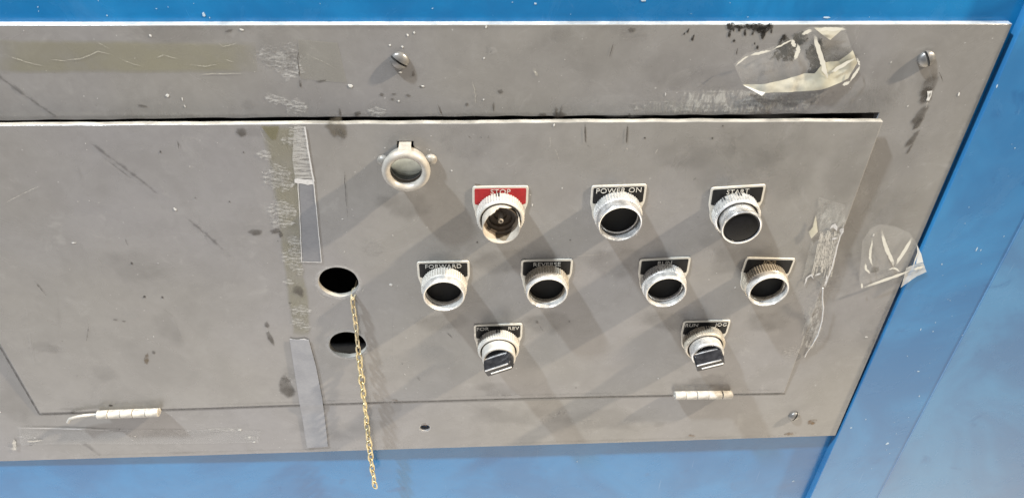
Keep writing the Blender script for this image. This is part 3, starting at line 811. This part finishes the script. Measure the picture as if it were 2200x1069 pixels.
for L, wd in (([(172, 885), (520, 762), (860, 640)], .0034), ([(850, 640), (940, 615), (1020, 588)], .0030), ([(430, 80), (465, 240), (520, 400), (575, 520), (600, 625)], .0030), ([(850, 200), (740, 390), (612, 600)], .0034), ([(318, 190), (285, 380), (275, 480), (310, 590)], .0020), ([(215, 545), (225, 630), (285, 695)], .0018), ([(940, 345), (900, 470), (855, 620)], .0011), ([(520, 640), (600, 615), (690, 660)], .0018), ([(165, 815), (180, 895)], .0016)):
    streak(PLATE, ct2, 'fold', cr2(L), wd, D_FOLD, .0048, True, False, wob=.0006)

# filament tape remnant on the right of the door, strands running along it
ft = thing('filament_tape', 'torn filament tape remnant with whitish strands beside the door right edge', 'tape', DOOR.mat())
D_FT = decal('glassy_backing', (0.36, 0.35, 0.32), .42, 120, .25, .6, .3)
patch(DOOR, ft, 'backing', [(1759, 422), (1815, 440), (1812, 485), (1787, 572), (1773, 618), (1745, 590), (1722, 606), (1738, 540), (1752, 490)], D_FT, .0003, wrinkle(.0002), 3)
for i in range(15):
    k = i / 14
    x0, x1 = 1764 + 42 * k, 1742 + 42 * k
    a, b = random.uniform(.0, .12), random.uniform(.75, 1.0)
    f = lambda s: (x0 + (x1 - x0) * s, 492 + 104 * s)
    streak(DOOR, ft, 'strand', [f(a), f((a + b) / 2), f(b)], random.uniform(.0005, .0010), D_SCRATCH, .0007, False, False, wob=.0005)
for L, wd in (([(1727, 612), (1733, 594), (1742, 588), (1747, 597)], .0016), ([(1750, 589), (1763, 585)], .0020), ([(1773, 613), (1780, 590), (1787, 571), (1800, 520), (1812, 480)], .0012), ([(1782, 489), (1792, 481), (1797, 494)], .0030), ([(1786, 511), (1797, 510)], .0024), ([(1803, 494), (1809, 490), (1806, 505)], .0026), ([(1770, 612), (1775, 600), (1776, 588)], .0018)):
    streak(DOOR, ft, 'torn_edge', L, wd, M_TEDGE, .0011, True, False, wob=.0004)
patch(DOOR, ft, 'flap', [(1753, 461), (1757, 498), (1743, 512), (1737, 498), (1746, 488)], D_MILKY, .0016, wrinkle(.0008), 2)
th = tag(mobj('loose_thread', tube([Vector((*PLATE.pix(x, y, h_), h_)) for x, y, h_ in ((1768, 618, .010), (1767, 640, .009), (1769, 662, .007), (1766, 690, .006), (1757, 720, .0045), (1745, 740, .003), (1733, 757, .0014), (1729, 766, .0012))], .00055, 'loose_thread', 6), M_TEDGE, None, PLATE.mat()), 'thin white thread dangling from the filament tape over the door edge', 'thread')

# clear tape lying along the bottom of the plate, lower left
bt = thing('clear_tape', 'long scuffed clear tape strip along the plate below the bent hinge pin', 'tape', PLATE.mat(), 'clear tape scraps')
patch(PLATE, bt, 'film', [(40, 917), (160, 918), (300, 922), (560, 924), (556, 950), (300, 953), (120, 953), (45, 955)], MT('scuffed_film').set(Base_Color=(0.42, 0.42, 0.41), Roughness=.3, Alpha=.14, Specular_IOR_Level=.8).m, .0006, wrinkle(.0002), 4)
streak(PLATE, bt, 'edge', [(40, 916), (160, 918.5), (240, 922)], .0011, M_TEDGE, .0012, True, False)
streak(PLATE, bt, 'edge', [(50, 946), (75, 945), (95, 942)], .0016, D_SCRATCH, .0012, True, False)
streak(PLATE, bt, 'edge', [(16, 958), (33, 962), (32, 948), (28, 935)], .0030, D_SCRATCH, .0012, True, False, wob=.001)
blob(PLATE, bt, 'scuff', 58, 938, .012, .008, D_FLECK)
blob(PLATE, bt, 'scuff', 480, 921, .026, .005, D_FLECK)
blob(PLATE, bt, 'scuff', 540, 940, .010, .006, D_FLECK)
streak(PLATE, bt, 'lifted_edge', [(225, 921), (250, 923), (278, 924)], .0020, D_TAR, .0011)
streak(PLATE, bt, 'lifted_edge', [(52, 955), (65, 954), (78, 952)], .0022, D_TAR, .0013)

# ================================================================== wear on the plate
def P_(fn, *a, **k): return fn(PLATE, plate, *a, **k)
def D_(fn, *a, **k): return fn(DOOR, door, *a, **k)
patch(PLATE, plate, 'adhesive_residue', [(-30, 84), (548, 90), (553, 156), (-30, 159)], D_YELLOW, .0002, None, 7, edge=True)
for L, wd in (([(0, 113), (55, 133), (115, 146)], .0011), ([(128, 129), (170, 126), (212, 110), (250, 121)], .0010), ([(255, 124), (290, 138), (312, 144)], .0009), ([(325, 128), (352, 118), (400, 130)], .0009), ([(400, 138), (440, 142), (478, 137)], .0010), ([(410, 160), (470, 158), (552, 156)], .0008), ([(105, 128), (150, 130)], .0007), ([(480, 126), (505, 134)], .0008), ([(200, 85), (240, 107)], .0007), ([(455, 80), (480, 100), (500, 96), (520, 84)], .0006), ([(1012, 165), (1019, 190), (1022, 205), (1021, 238)], .0007), ([(1143, 140), (1150, 155), (1156, 166)], .0022), ([(1320, 85), (1307, 130)], .0006)):
    P_(streak, 'scratch', L, wd * .85, D_FAINT if L[0][0] != 1320 else D_DSCR, .0004, True, False, wob=.0006)
P_(blob, 'adhesive_fleck', 590, 120, .016, .014, D_FLECK); P_(blob, 'adhesive_fleck', 615, 140, .014, .016, D_FLECK, .5)
P_(blob, 'adhesive_fleck', 628, 115, .008, .012, D_FLECK); P_(blob, 'adhesive_fleck', 590, 213, .012, .006, D_FLECK, -.3); P_(blob, 'adhesive_fleck', 635, 226, .013, .009, D_FLECK, -.2)
P_(patch, 'adhesive_residue', [(640, 85), (725, 92), (745, 178), (645, 170)], decal('faint_film', (0.26, 0.25, 0.21), .30, 40, .1, .5, .4), .0002)
P_(streak, 'scratch', [(640, 95), (641, 130), (644, 192)], .0013, D_DSCR, .0004, True, True, wob=.001)
P_(streak, 'scratch', [(640, 108), (690, 130), (728, 150)], .0006, D_SCRATCH, .0004)
# the long rubber scuff, split where it crosses from plate to door
P_(streak, 'scuff', [(-20, 150), (40, 195), (120, 250)], .0060, D_SCUFF, .00035, False, True)
D_(streak, 'scuff', [(165, 284), (230, 333), (310, 392), (380, 452)], .0062, D_SCUFF, .00035, True, True)
D_(streak, 'scuff', [(210, 328), (290, 388)], .0022, D_SCUFF, .0005)
D_(streak, 'scuff', [(385, 455), (440, 500), (505, 560)], .0066, D_SCUFF, .00035, True, True)
for L, wd in (([(165, 350), (172, 372), (177, 392)], .0034), ([(380, 296), (386, 325)], .0012), ([(424, 450), (430, 490), (470, 560)], .0020), ([(72, 600), (100, 635)], .0014), ([(118, 610), (125, 640), (128, 740)], .0040), ([(335, 650), (375, 680), (395, 745)], .0026), ([(440, 855), (460, 832)], .0018), ([(268, 510), (276, 530)], .0010), ([(190, 690), (186, 740)], .0009)):
    D_(streak, 'scuff', L, wd, D_SMUDGE if wd > .0015 else D_DSCR, .0004, True, True, wob=.001)
P_(streak, 'scuff', [(163, 943), (190, 958), (225, 984)], .0105, D_SCUFF, .0009)
D_(streak, 'scratch', [(-10, 446), (50, 415), (112, 386)], .0009, D_SCRATCH, .0004)
D_(streak, 'pale_rub', [(60, 690), (68, 750), (80, 800)], .0044, D_PALE, .0003, True, True)
D_(streak, 'pale_rub', [(56, 640), (60, 690)], .0030, D_PALE, .0003, True, True)
D_(blob, 'pale_rub', 284, 674, .0085, .0065, D_PALE, -.6)
D_(blob, 'pale_rub', 780, 545, .030, .018, D_PALE, -.3); D_(blob, 'pale_rub', 805, 530, .010, .012, D_PALE)
D_(blob, 'smudge', 880, 780, .05, .03, D_PALE, .3)
D_(blob, 'smudge', 95, 745, .014, .010, D_SMUDGE); D_(blob, 'smudge', 120, 750, .009, .007, D_SMUDGE)
D_(blob, 'smudge', 290, 570, .030, .022, D_SMUDGE); D_(blob, 'smudge', 225, 800, .016, .014, D_SMUDGE); D_(blob, 'smudge', 360, 700, .014, .030, D_SMUDGE)
D_(blob, 'stain', 549, 498, .0070, .0048, D_GRIME, .1); D_(blob, 'stain', 592, 495, .0062, .0034, D_GRIME, .3); D_(blob, 'stain', 603, 502, .0026, .0042, D_GRIME)
D_(blob, 'stain', 573, 697, .0028, .0050, D_GRIME); D_(blob, 'stain', 579, 722, .0030, .0110, D_GRIME, .12)
D_(blob, 'stain', 615, 830, .0090, .022, D_GRIME); D_(blob, 'stain', 620, 800, .008, .014, D_SMUDGE)
D_(blob, 'stain', 725, 273, .010, .012, decal('oil_spot', (0.10, 0.085, 0.060), .60, 60, .2, .55, .4)); D_(blob, 'stain', 730, 290, .006, .007, D_SMUDGE)
D_(blob, 'stain', 518, 282, .005, .005, D_GRIME); D_(blob, 'stain', 545, 283, .008, .006, D_SMUDGE)
D_(blob, 'rust', 850, 858, .0048, .0022, D_RUST, h=.0004); P_(blob, 'stain', 853, 872, .007, .012, D_SMUDGE)
D_(blob, 'stain', 315, 770, .0030, .0110, decal('brown_drip', (0.11, 0.08, 0.045), .7, 120, .3, .55, .5), -.35); D_(blob, 'stain', 330, 756, .0022, .0028, D_GRIME)
D_(blob, 'stain', 248, 686, .0030, .0010, D_GRIME); D_(blob, 'stain', 266, 689, .0022, .0010, D_GRIME)
# vertical band of old adhesive with white flecks on the door
patch(DOOR, door, 'adhesive_residue', [(556, 271), (640, 270), (650, 388), (650, 560), (665, 640), (668, 722), (628, 722), (612, 600), (590, 440), (572, 330)], D_YELLOW, .0002, None, 5, edge=True)
patch(DOOR, door, 'adhesive_residue', [(560, 271), (600, 271), (592, 300), (583, 300)], decal('adhesive_dark', (0.150, 0.138, 0.080), .65, 40, .1, .5, .4), .00028)
patch(DOOR, door, 'adhesive_residue', [(632, 272), (655, 271), (672, 386), (634, 384), (628, 340)], decal('adhesive_white', (0.42, 0.41, 0.385), .70, 260, .30, .62, .5, stretch=(.35, 1.9, 1)), .0003)
for x, y, a, b in ((588, 382, .012, .012), (600, 370, .012, .012), (607, 395, .014, .010), (598, 455, .012, .014), (615, 450, .012, .012), (606, 478, .013, .008), (632, 520, .008, .012), (627, 552, .013, .013), (634, 540, .008, .01), (640, 575, .008, .010), (620, 605, .006, .006), (646, 665, .012, .011), (640, 690, .010, .008), (655, 700, .008, .010), (620, 302, .008, .006), (640, 300, .009, .02), (570, 332, .008, .008)):
    D_(blob, 'adhesive_fleck', x, y, a, b, D_FLECK, random.uniform(-.2, .2), .00045)
D_(streak, 'scratch', [(655, 271), (664, 330), (674, 388)], .0011, M_TEDGE, .0006, False, False, wob=.0004)
D_(streak, 'scratch', [(553, 268), (570, 300), (592, 318)], .0016, D_PALE, .0005)
D_(blob, 'stain', 641, 622, .0060, .0085, D_GRIME, h=.0005); D_(blob, 'stain', 623, 650, .0020, .0016, D_GRIME, h=.0005); D_(blob, 'stain', 658, 733, .0026, .0040, D_GRIME, h=.0005)
D_(streak, 'scratch', [(738, 350), (742, 400), (748, 490)], .0010, D_DSCR, .0004, True, True, wob=.0006); D_(streak, 'scratch', [(810, 350), (813, 430)], .0008, D_SMUDGE, .0004)
D_(streak, 'scratch', [(845, 640), (842, 800)], .0012, D_SMUDGE, .0004)
D_(streak, 'scratch', [(1257, 262), (1257, 285), (1258, 312)], .0010, D_DSCR, .0004, True, False); D_(streak, 'scratch', [(1258, 310), (1272, 318)], .0005, D_DSCR, .0004)
D_(streak, 'scratch', [(1349, 262), (1347, 285), (1345, 318)], .0010, D_DSCR, .0004, True, False); D_(streak, 'scratch', [(1346, 312), (1348, 325)], .0010, D_SCRATCH, .0004)
D_(streak, 'scratch', [(1180, 286), (1183, 305), (1180, 322)], .0007, D_SCRATCH, .0004); D_(streak, 'scratch', [(1183, 296), (1197, 330), (1211, 372)], .0006, D_SCRATCH, .0004)
D_(streak, 'scratch', [(1413, 318), (1408, 330)], .0011, D_SCRATCH, .0004); D_(streak, 'scratch', [(1080, 560), (1300, 545), (1302, 540)], .0004, D_SCRATCH, .0004)
for L, wd in (([(1150, 686), (1157, 695)], .0042), ([(1157, 695), (1168, 712)], .0010), ([(957, 711), (975, 727)], .0018), ([(895, 808), (904, 818)], .0022), ([(1487, 388), (1497, 380)], .0024), ([(1004, 290), (1015, 298)], .0012), ([(1030, 292), (1037, 298)], .0020), ([(1050, 290), (1048, 298)], .0018)):
    D_(streak, 'scuff', L, wd, D_GRIME, .0004)
for x, y, a, b in ((1010, 300, .03, .02), (1560, 350, .05, .028), (1480, 330, .03, .02), (1640, 300, .03, .03), (1560, 300, .010, .022), (1700, 360, .03, .05), (1540, 520, .02, .012), (1820, 360, .02, .04), (1780, 700, .02, .03)):
    D_(blob, 'smudge', x, y, a, b, D_SMUDGE, random.uniform(-.4, .4))
D_(blob, 'pale_rub', 1745, 700, .014, .055, D_FLECK2, .12); D_(blob, 'pale_rub', 1695, 755, .010, .012, D_FLECK); D_(blob, 'pale_rub', 1785, 470, .018, .022, D_FLECK2, .2)
D_(blob, 'pale_rub', 1740, 640, .016, .030, D_PALE)
D_(blob, 'rust', 1028, 397, .0040, .0022, D_RUST); D_(blob, 'stain', 1318, 440, .002, .002, D_GRIME)
D_(blob, 'smudge', 1540, 400, .02, .012, D_SMUDGE)
D_GAP = decal('gap_shade', (0.045, 0.038, 0.030), .60, 200, .15, .60, .5)  # dark line painted along the door edges for the shaded gap
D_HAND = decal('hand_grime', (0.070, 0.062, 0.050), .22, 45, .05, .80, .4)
for x, y, a, b in ((1330, 560, .035, .022), (1590, 560, .035, .022), (1080, 560, .03, .02), (1180, 690, .03, .016), (955, 690, .028, .016), (1435, 690, .03, .016), (1650, 690, .026, .018), (1075, 835, .026, .014), (1520, 820, .026, .014), (870, 440, .026, .016), (1760, 560, .02, .04)):
    D_(blob, 'hand_grime', x, y, a, b, D_HAND, random.uniform(-.3, .3), .00022)
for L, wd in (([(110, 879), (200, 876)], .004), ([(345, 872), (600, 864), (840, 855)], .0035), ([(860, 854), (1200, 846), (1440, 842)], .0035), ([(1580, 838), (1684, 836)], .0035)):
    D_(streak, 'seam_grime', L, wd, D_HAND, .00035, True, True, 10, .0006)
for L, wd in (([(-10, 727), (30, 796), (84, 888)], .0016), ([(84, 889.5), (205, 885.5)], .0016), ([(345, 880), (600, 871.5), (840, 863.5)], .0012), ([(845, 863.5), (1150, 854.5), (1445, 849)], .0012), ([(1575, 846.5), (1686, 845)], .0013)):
    P_(streak, 'gap_shade', L, wd * .8, D_GAP, .0004, False, False, 12, .0002)
for L, wd in (([(20, 252), (350, 249), (640, 246)], .005), ([(660, 245), (1000, 245), (1200, 243)], .005), ([(1230, 244), (1600, 241), (1880, 238)], .006)):
    P_(streak, 'seam_grime', L, wd, D_HAND, .00035, True, True, 14, .0008)
for L, wd in (([(100, 980), (500, 968), (900, 957)], .0035), ([(930, 956), (1300, 945), (1780, 930)], .0045), ([(20, 58), (700, 58), (1500, 58)], .0030), ([(2150, 90), (2080, 265), (1990, 480)], .004), ([(1960, 540), (1880, 725), (1800, 915)], .004)):
    P_(streak, 'edge_grime', L, wd, D_HAND, .00035, True, True, 14, .001)
# rings of bare metal worn round the two open holes and the small one
def halo(fr, parent, c, r0, r1, mt, sx=1.0):
    n = 48; vs = []; cv = []; fs = []
    for i in range(n):
        a = 2 * math.pi * i / n
        for r, k in ((r0, 1.0), ((r0 + r1) / 2, .9), (r1 * (1 + .06 * mnoise.noise((math.cos(a) * 2, math.sin(a) * 2, r0 * 999))), 0.0)):
            vs.append((c[0] + r * math.cos(a) * (sx if r > r0 else 1), c[1] + r * math.sin(a), 0)); cv.append(k)
    for i in range(n):
        j = (i + 1) % n
        for k in (0, 1): fs.append((3 * i + k, 3 * i + k + 1, 3 * j + k + 1, 3 * j + k))
    me = bpy.data.meshes.new('worn_rim'); me.from_pydata(vs, [], fs); put_cover(me, cv)
    mobj('worn_rim', me, mt, parent, Matrix.Translation((0, 0, .0003)))
halo(DOOR, door, h1, .0173, .0215, D_HALO); halo(DOOR, door, h2, .0172, .0212, D_HALO); halo(PLATE, plate, (sh_u, sh_v), .0052, .0072, D_HALO)
D_(streak, 'scratch', [(774, 632), (781, 620), (789, 611)], .0008, D_SCRATCH, .0005); D_(streak, 'scratch', [(676, 616), (690, 634), (705, 642)], .0008, D_SCRATCH, .0005)
# dirt on the plate
for x, y, a, b, rt in ((1488, 82, .0016, .004, -.3), (1478, 66, .0012, .003, -.3), (1470, 72, .001, .002, -.3), (1570, 56, .006, .005, 0), (1590, 57, .008, .003, 0), (1610, 55, .005, .004, 0), (1628, 58, .010, .006, 0), (1640, 62, .009, .006, .3), (1655, 55, .004, .005, 0), (1567, 72, .0016, .005, 0), (1576, 62, .0014, .003, 0), (1600, 69, .0016, .005, .2), (1617, 71, .0014, .003, 0), (1588, 62, .0016, .004, 0), (1657, 66, .0014, .003, 0), (1577, 87, .0020, .0018, 0), (1627, 101, .0016, .0030, 0), (1621, 93, .0010, .0016, 0), (1640, 70, .003, .008, 0), (1583, 110, .0005, .004, 0)):
    P_(blob, 'black_drip', x, y, a * .8, b * .8, D_TAR, rt)
P_(streak, 'black_drip', [(1626, 62), (1630, 72), (1634, 78)], .0008, D_TAR)
P_(blob, 'black_patch', 1690, 105, .0125, .0150, D_TAR, .2, jag=.5); P_(blob, 'black_patch', 1718, 83, .009, .008, D_TAR, .4); P_(blob, 'black_patch', 1752, 125, .009, .022, D_TAR, .2, jag=.6); P_(blob, 'black_patch', 1790, 118, .022, .010, D_GRIME)
P_(blob, 'smudge', 1675, 150, .012, .014, D_SMUDGE); P_(blob, 'smudge', 1710, 88, .01, .01, D_SMUDGE); P_(blob, 'smudge', 1780, 85, .02, .02, D_SMUDGE)
for x, y, a, b in ((1720, 222, .060, .011), (1690, 230, .05, .012), (1820, 215, .022, .016), (1880, 222, .024, .016), (1205, 72, .010, .010), (1350, 60, .02, .01), (1260, 100, .05, .03), (1440, 150, .030, .020), (1550, 170, .030, .013), (1830, 130, .02, .02), (1900, 180, .02, .03), (1985, 165, .012, .014), (870, 150, .016, .010), (600, 100, .02, .02), (400, 70, .05, .01)):
    P_(blob, 'smudge', x, y, a, b, D_SMUDGE, random.uniform(-.2, .2))
P_(blob, 'pale_rub', 1560, 220, .075, .013, D_FLECK2); P_(blob, 'pale_rub', 1450, 228, .040, .008, D_FLECK2); P_(blob, 'pale_rub', 1680, 215, .045, .012, D_FLECK2); P_(blob, 'pale_rub', 1350, 225, .06, .012, D_PALE)
for x, y, a, b, rt in ((1996, 186, .0075, .0130, -.25), (1989, 205, .0062, .0090, 0), (1976, 248, .0055, .0110, -.3), (1972, 265, .003, .007, -.3), (1960, 298, .0034, .0110, -.35), (1955, 318, .0012, .007, -.2)):
    P_(blob, 'stain', x, y, a, b, D_GRIME, rt)
P_(streak, 'scratch', [(2012, 145), (2022, 165), (2028, 182)], .0006, D_DSCR)
P_(streak, 'scratch', [(1994, 212), (1988, 236)], .0010, D_SCRATCH)
P_(patch, 'white_chip', [(1992, 196), (2003, 195), (2001, 206), (1996, 217), (1990, 216), (1993, 207)], M_CHIP, .0004); P_(blob, 'stain', 1997, 203, .0011, .0024, D_GRIME, h=.0006)
for x, y, a, b, rt in ((1205, 236, .0012, .0060, -.15), (1195, 238, .0018, .0050, .1), (1201, 246, .0075, .0035, 0), (768, 244, .0040, .0024, .4), (1165, 246, .0050, .0022, 0), (1352, 247, .0012, .0030, 0), (1640, 245, .01, .002, 0), (945, 235, .0008, .0060, .3), (690, 174, .005, .0012, .2), (820, 203, .0022, .0018, .5), (877, 205, .0026, .0014, -.3), (846, 202, .0024, .0010, 0), (888, 158, .0014, .0030, -.2), (905, 186, .0026, .0012, 0), (1075, 196, .0030, .0024, 0), (1003, 224, .0018, .0020, 0), (1060, 228, .001, .005, 0), (533, 226, .006, .005, 0), (492, 66, .0040, .0011, .3), (645, 180, .0012, .004, 0), (1357, 64, .0035, .0028, 0), (306, 227, .0050, .0012, -.2), (730, 240, .001, .005, 0), (843, 213, .002, .001, 0)):
    P_(blob, 'chip', x, y, a, b, D_GRIME if b < .004 or a < .004 else D_SMUDGE, rt)
P_(blob, 'pale_rub', 810, 240, .010, .007, D_FLECK); P_(blob, 'pale_rub', 1058, 108, .005, .004, D_PALE); P_(blob, 'pale_rub', 1050, 105, .003, .004, D_SMUDGE)
# dirt along the slit and the bottom edge
P_(blob, 'rust', 1488, 934, .0070, .0024, D_RUST, h=.0005); P_(blob, 'rust', 1700, 930, .012, .0030, D_RUST, .2, .0005); P_(blob, 'rust', 1745, 905, .008, .006, D_RUST, .3)
P_(blob, 'rust', 913, 911, .0050, .0030, D_RUST)
for x, y, a, b in ((1100, 890, .05, .02), (1300, 900, .06, .02), (700, 920, .04, .02), (1265, 905, .006, .004), (1415, 910, .008, .006), (30, 870, .02, .03), (400, 930, .05, .01), (1850, 500, .03, .05), (1920, 400, .03, .06), (1890, 700, .02, .05)):
    P_(blob, 'smudge', x, y, a, b, D_SMUDGE, random.uniform(-.4, .4), .0003)
P_(blob, 'pale_rub', 1905, 460, .010, .030, D_PALE, -.5); P_(blob, 'pale_rub', 1800, 620, .014, .026, D_PALE, -.4); P_(blob, 'stain', 1879, 578, .0058, .0046, D_GRIME, .3)
P_(blob, 'pale_rub', 1860, 690, .02, .02, D_PALE)
# white paint flecks: those seen plus a light scatter
sp_d = [(840, 611, .0022, 1, 0), (158, 521, .0018, 1.4, .1), (376, 449, .0022, .8, .4), (1208, 404, .0011, .8, .3), (1139, 418, .0009, 1, 0), (1144, 440, .0011, .7, 0), (971, 366, .0012, 1, 0), (1419, 434, .0008, 1, 0), (1579, 617, .0014, .8, .3), (1414, 812, .0016, .7, .3), (736, 470, .0009, 1, 0), (1382, 781, .0008, .6, .2), (870, 803, .0012, .5, .4), (878, 788, .0010, .5, .3), (1187, 512, .0007, 1, 0), (1190, 268, .0014, .8, 0), (340, 565, .0008, 1, 0), (184, 308, .0007, 1, 0), (408, 357, .0006, 1, 0), (150, 578, .0006, 1, 0), (330, 722, .0010, 1, .2), (827, 317, .0007, 1, 0), (923, 322, .0009, 1, 0), (740, 540, .0009, 1, 0), (844, 505, .0012, .6, .5)]
sp_p = [(2060, 202, .0016, .7, .2), (1914, 134, .0012, .8, 0), (1950, 228, .0011, .8, 0), (1150, 155, .0008, 1, 0), (838, 97, .0012, 1, 0), (864, 100, .0014, 1, 0), (876, 76, .0014, .8, .3), (890, 70, .0012, 1, .2), (519, 64, .0016, 1.2, 0), (323, 76, .0014, .8, .3), (360, 205, .0020, 1, .2), (392, 213, .0014, .5, 0), (397, 228, .0012, .5, .3), (753, 184, .0026, 1, 0), (857, 217, .0012, 1, 0), (1040, 125, .0010, 1, 0), (1039, 214, .0010, 1, 0), (1044, 58, .0016, .7, 0), (1861, 723, .0020, 1.3, 0), (1877, 504, .0018, .7, 0), (536, 938, .0024, 1, .3), (546, 948, .0024, 1, .6), (515, 922, .0028, 1.4, .1), (290, 936, .0016, 1, 0), (285, 944, .0014, 1.3, 0), (0, 884, .0020, 1, 0), (1430, 202, .0014, .5, 0), (908, 185, .0016, 1.3, 0), (860, 155, .0016, 1.5, -.2)]
for i in range(16): sp_d.append((random.uniform(60, 1830), random.uniform(290, 820), random.uniform(.0003, .0008), random.uniform(.6, 1.4), random.uniform(0, 3)))
for i in range(9): sp_p.append((random.uniform(0, 2060), random.uniform(65, 240), random.uniform(.0003, .0008), random.uniform(.6, 1.4), random.uniform(0, 3)))
flecks(DOOR, door, 'paint_flecks', sp_d, M_CHIP); flecks(PLATE, plate, 'paint_flecks', sp_p, M_CHIP)
dk_d = [(345, 326, .0012, .8, 0), (523, 327, .0008, 1, 0), (493, 433, .0009, 1, 0), (1385, 296, .0012, 1, 0), (1553, 270, .001, 1, 0), (1025, 520, .0014, 1, .3), (864, 781, .0010, 1, 0), (1237, 832, .0010, 1, 0), (1223, 690, .0011, 1, 0), (1225, 515, .001, 1, 0), (283, 565, .0018, 1, 0), (349, 638, .0018, .9, 0), (310, 637, .002, 1, 0), (238, 870, .0022, 1.3, 0), (1530, 297, .0015, .8, 0)]
for i in range(18): dk_d.append((random.uniform(60, 1800), random.uniform(290, 820), random.uniform(.0003, .0008), 1, 0))
flecks(DOOR, door, 'dark_flecks', dk_d, M_DCHIP)
# white burrs along the plate top and the door top edge
sb = [(1790, 57, .0020, 1.2, 0), (1942, 41.5, .0028, 1.3, .1), (1775, 40, .0024, 1.6, 0)]
# ================================================================== wear on the blue paint
BACK = Frame((0, .0062, CAM_Z), 0); SIDE = Frame((0, -.0020, CAM_Z), 0); CORN = Frame((0, -.0028, CAM_Z), 0)
def B_(fr, fn, *a, **k):
    o = fn(fr, cab, *a, **k)
    hh = (hz(*o.matrix_local.translation.xy) + .0003 if o.matrix_local.translation.y < -.2 else -.0062) if fr is BACK else (.0020 if fr is SIDE else .0028)
    o.matrix_local = Matrix.Translation((0, 0, hh)) @ o.matrix_local; return o
for L, wd in (([(290, 0), (292, 20), (298, 38)], .0013), ([(760, 5), (770, 28), (781, 40)], .0009), ([(1058, 25), (1066, 36)], .0010)):
    B_(BACK, streak, 'scratch', L, wd, D_BPALE, .0003)
B_(BACK, blob, 'rub', 992, 12, .005, .006, D_BPALE); B_(BACK, blob, 'rub', 1000, 14, .008, .004, D_BPALE)
for x, y, a, b in ((1140, 1000, .06, .05), (1215, 1045, .05, .030), (1090, 1020, .03, .02), (780, 1020, .05, .02), (520, 1030, .05, .03)):
    B_(BACK, blob, 'fresh_paint', x, y, a, b, D_BVIV, .3, h=.0003)
for x, y, a, b, rt in ((860, 1030, .012, .05, 0), (620, 1010, .06, .012, .4), (720, 1040, .05, .010, .5), (1500, 1010, .05, .03, .2)):
    B_(BACK, blob, 'dark_rub', x, y, a, b, D_BDARK, rt, h=.0004)
for x, y, a, b in ((120, 1022, .009, .005), (28, 1015, .006, .004), (440, 1005, .03, .01), (1300, 1010, .05, .03), (1600, 990, .06, .04)):
    B_(BACK, blob, 'rub', x, y, a, b, D_BPALE, random.uniform(-.4, .4), h=.0005)
for fr, L in ((SIDE, [(2150, 445, .006, .008), (2095, 540, .009, .006), (1890, 758, .008, .010), (1830, 915, .010, .004), (2000, 535, .006, .008), (2080, 660, .006, .012), (1985, 790, .012, .016), (2168, 180, .008, .005)]), (CORN, [(2155, 880, .004, .014), (2160, 950, .02, .05), (2050, 1010, .03, .03)])):
    for x, y, a, b in L: B_(fr, blob, 'rub', x, y, a, b, D_BPALE, random.uniform(-.5, .5))
for i in range(34):
    y = random.uniform(90, 1060); x = 2075 - (y - 330) * .44 + random.uniform(15, 190)
    fr_ = SIDE if x < 2200 - (y - 460) * .526 - 6 else CORN
    if x < 2195: B_(fr_, blob, 'rub', x, y, random.uniform(.0012, .005), random.uniform(.0012, .006), D_BPALE if random.random() < .75 else D_BDARK, random.uniform(-1, 1))
for L, wd in (([(2085, 470), (2080, 482)], .0016), ([(2140, 330), (2128, 372)], .0010), ([(1990, 640), (1970, 690)], .0009), ([(1850, 930), (1842, 975)], .0010), ([(2050, 560), (2049, 575)], .0020)):
    B_(SIDE, streak, 'scratch', L, wd, D_BPALE, .0003)
for x, y, a, b, rt in ((100, 1040, .05, .008, .3), (330, 1005, .03, .006, -.3), (1010, 1040, .03, .010, .6), (930, 1010, .04, .006, .5), (1400, 1045, .05, .012, .2)):
    B_(BACK, blob, 'dark_rub', x, y, a, b, D_BDARK, rt, h=.0004)
B_(CORN, blob, 'rub', 2075, 950, .006, .008, D_BDARK, -.5)
fb = [(2098, 535, .0018, .6, 0), (1978, 707, .0014, .6, 0), (1906, 952, .0028, .9, 0), (1905, 965, .0012, .4, .2), (1828, 918, .0018, 1.3, 0), (2142, 185, .0014, .6, 0), (1952, 895, .0010, 1, 0), (1973, 797, .0018, 1.4, 0), (1975, 850, .0014, .7, 0), (1860, 900, .0012, .8, 0), (2107, 537, .0010, .6, 0)]
for i in range(34):
    y = random.uniform(100, 1060); x = 2060 - (y - 400) * .43 + random.uniform(30, 150)
    fb.append((x, y, random.uniform(.0004, .0011), random.uniform(.5, 1.4), random.uniform(0, 3)))
o = flecks(SIDE, cab, 'paint_flecks', fb, M_BCHIP); o.matrix_local = Matrix.Translation((0, 0, .0021))
fb = [(1150, 8, .0014, 1, 0), (1382, 0, .003, 1.2, 0), (438, 32, .0020, .7, 0), (1775, 38, .0022, 2.0, 0), (1240, 990, .0014, .7, .2), (1704, 1032, .0026, .8, 0)]
for i in range(16): fb.append((random.uniform(0, 2100), random.uniform(2, 40), random.uniform(.0003, .0008), random.uniform(.5, 1.4), random.uniform(0, 3)))
o = flecks(BACK, cab, 'paint_flecks', fb, M_BCHIP); o.matrix_local = Matrix.Translation((0, 0, -.0060))
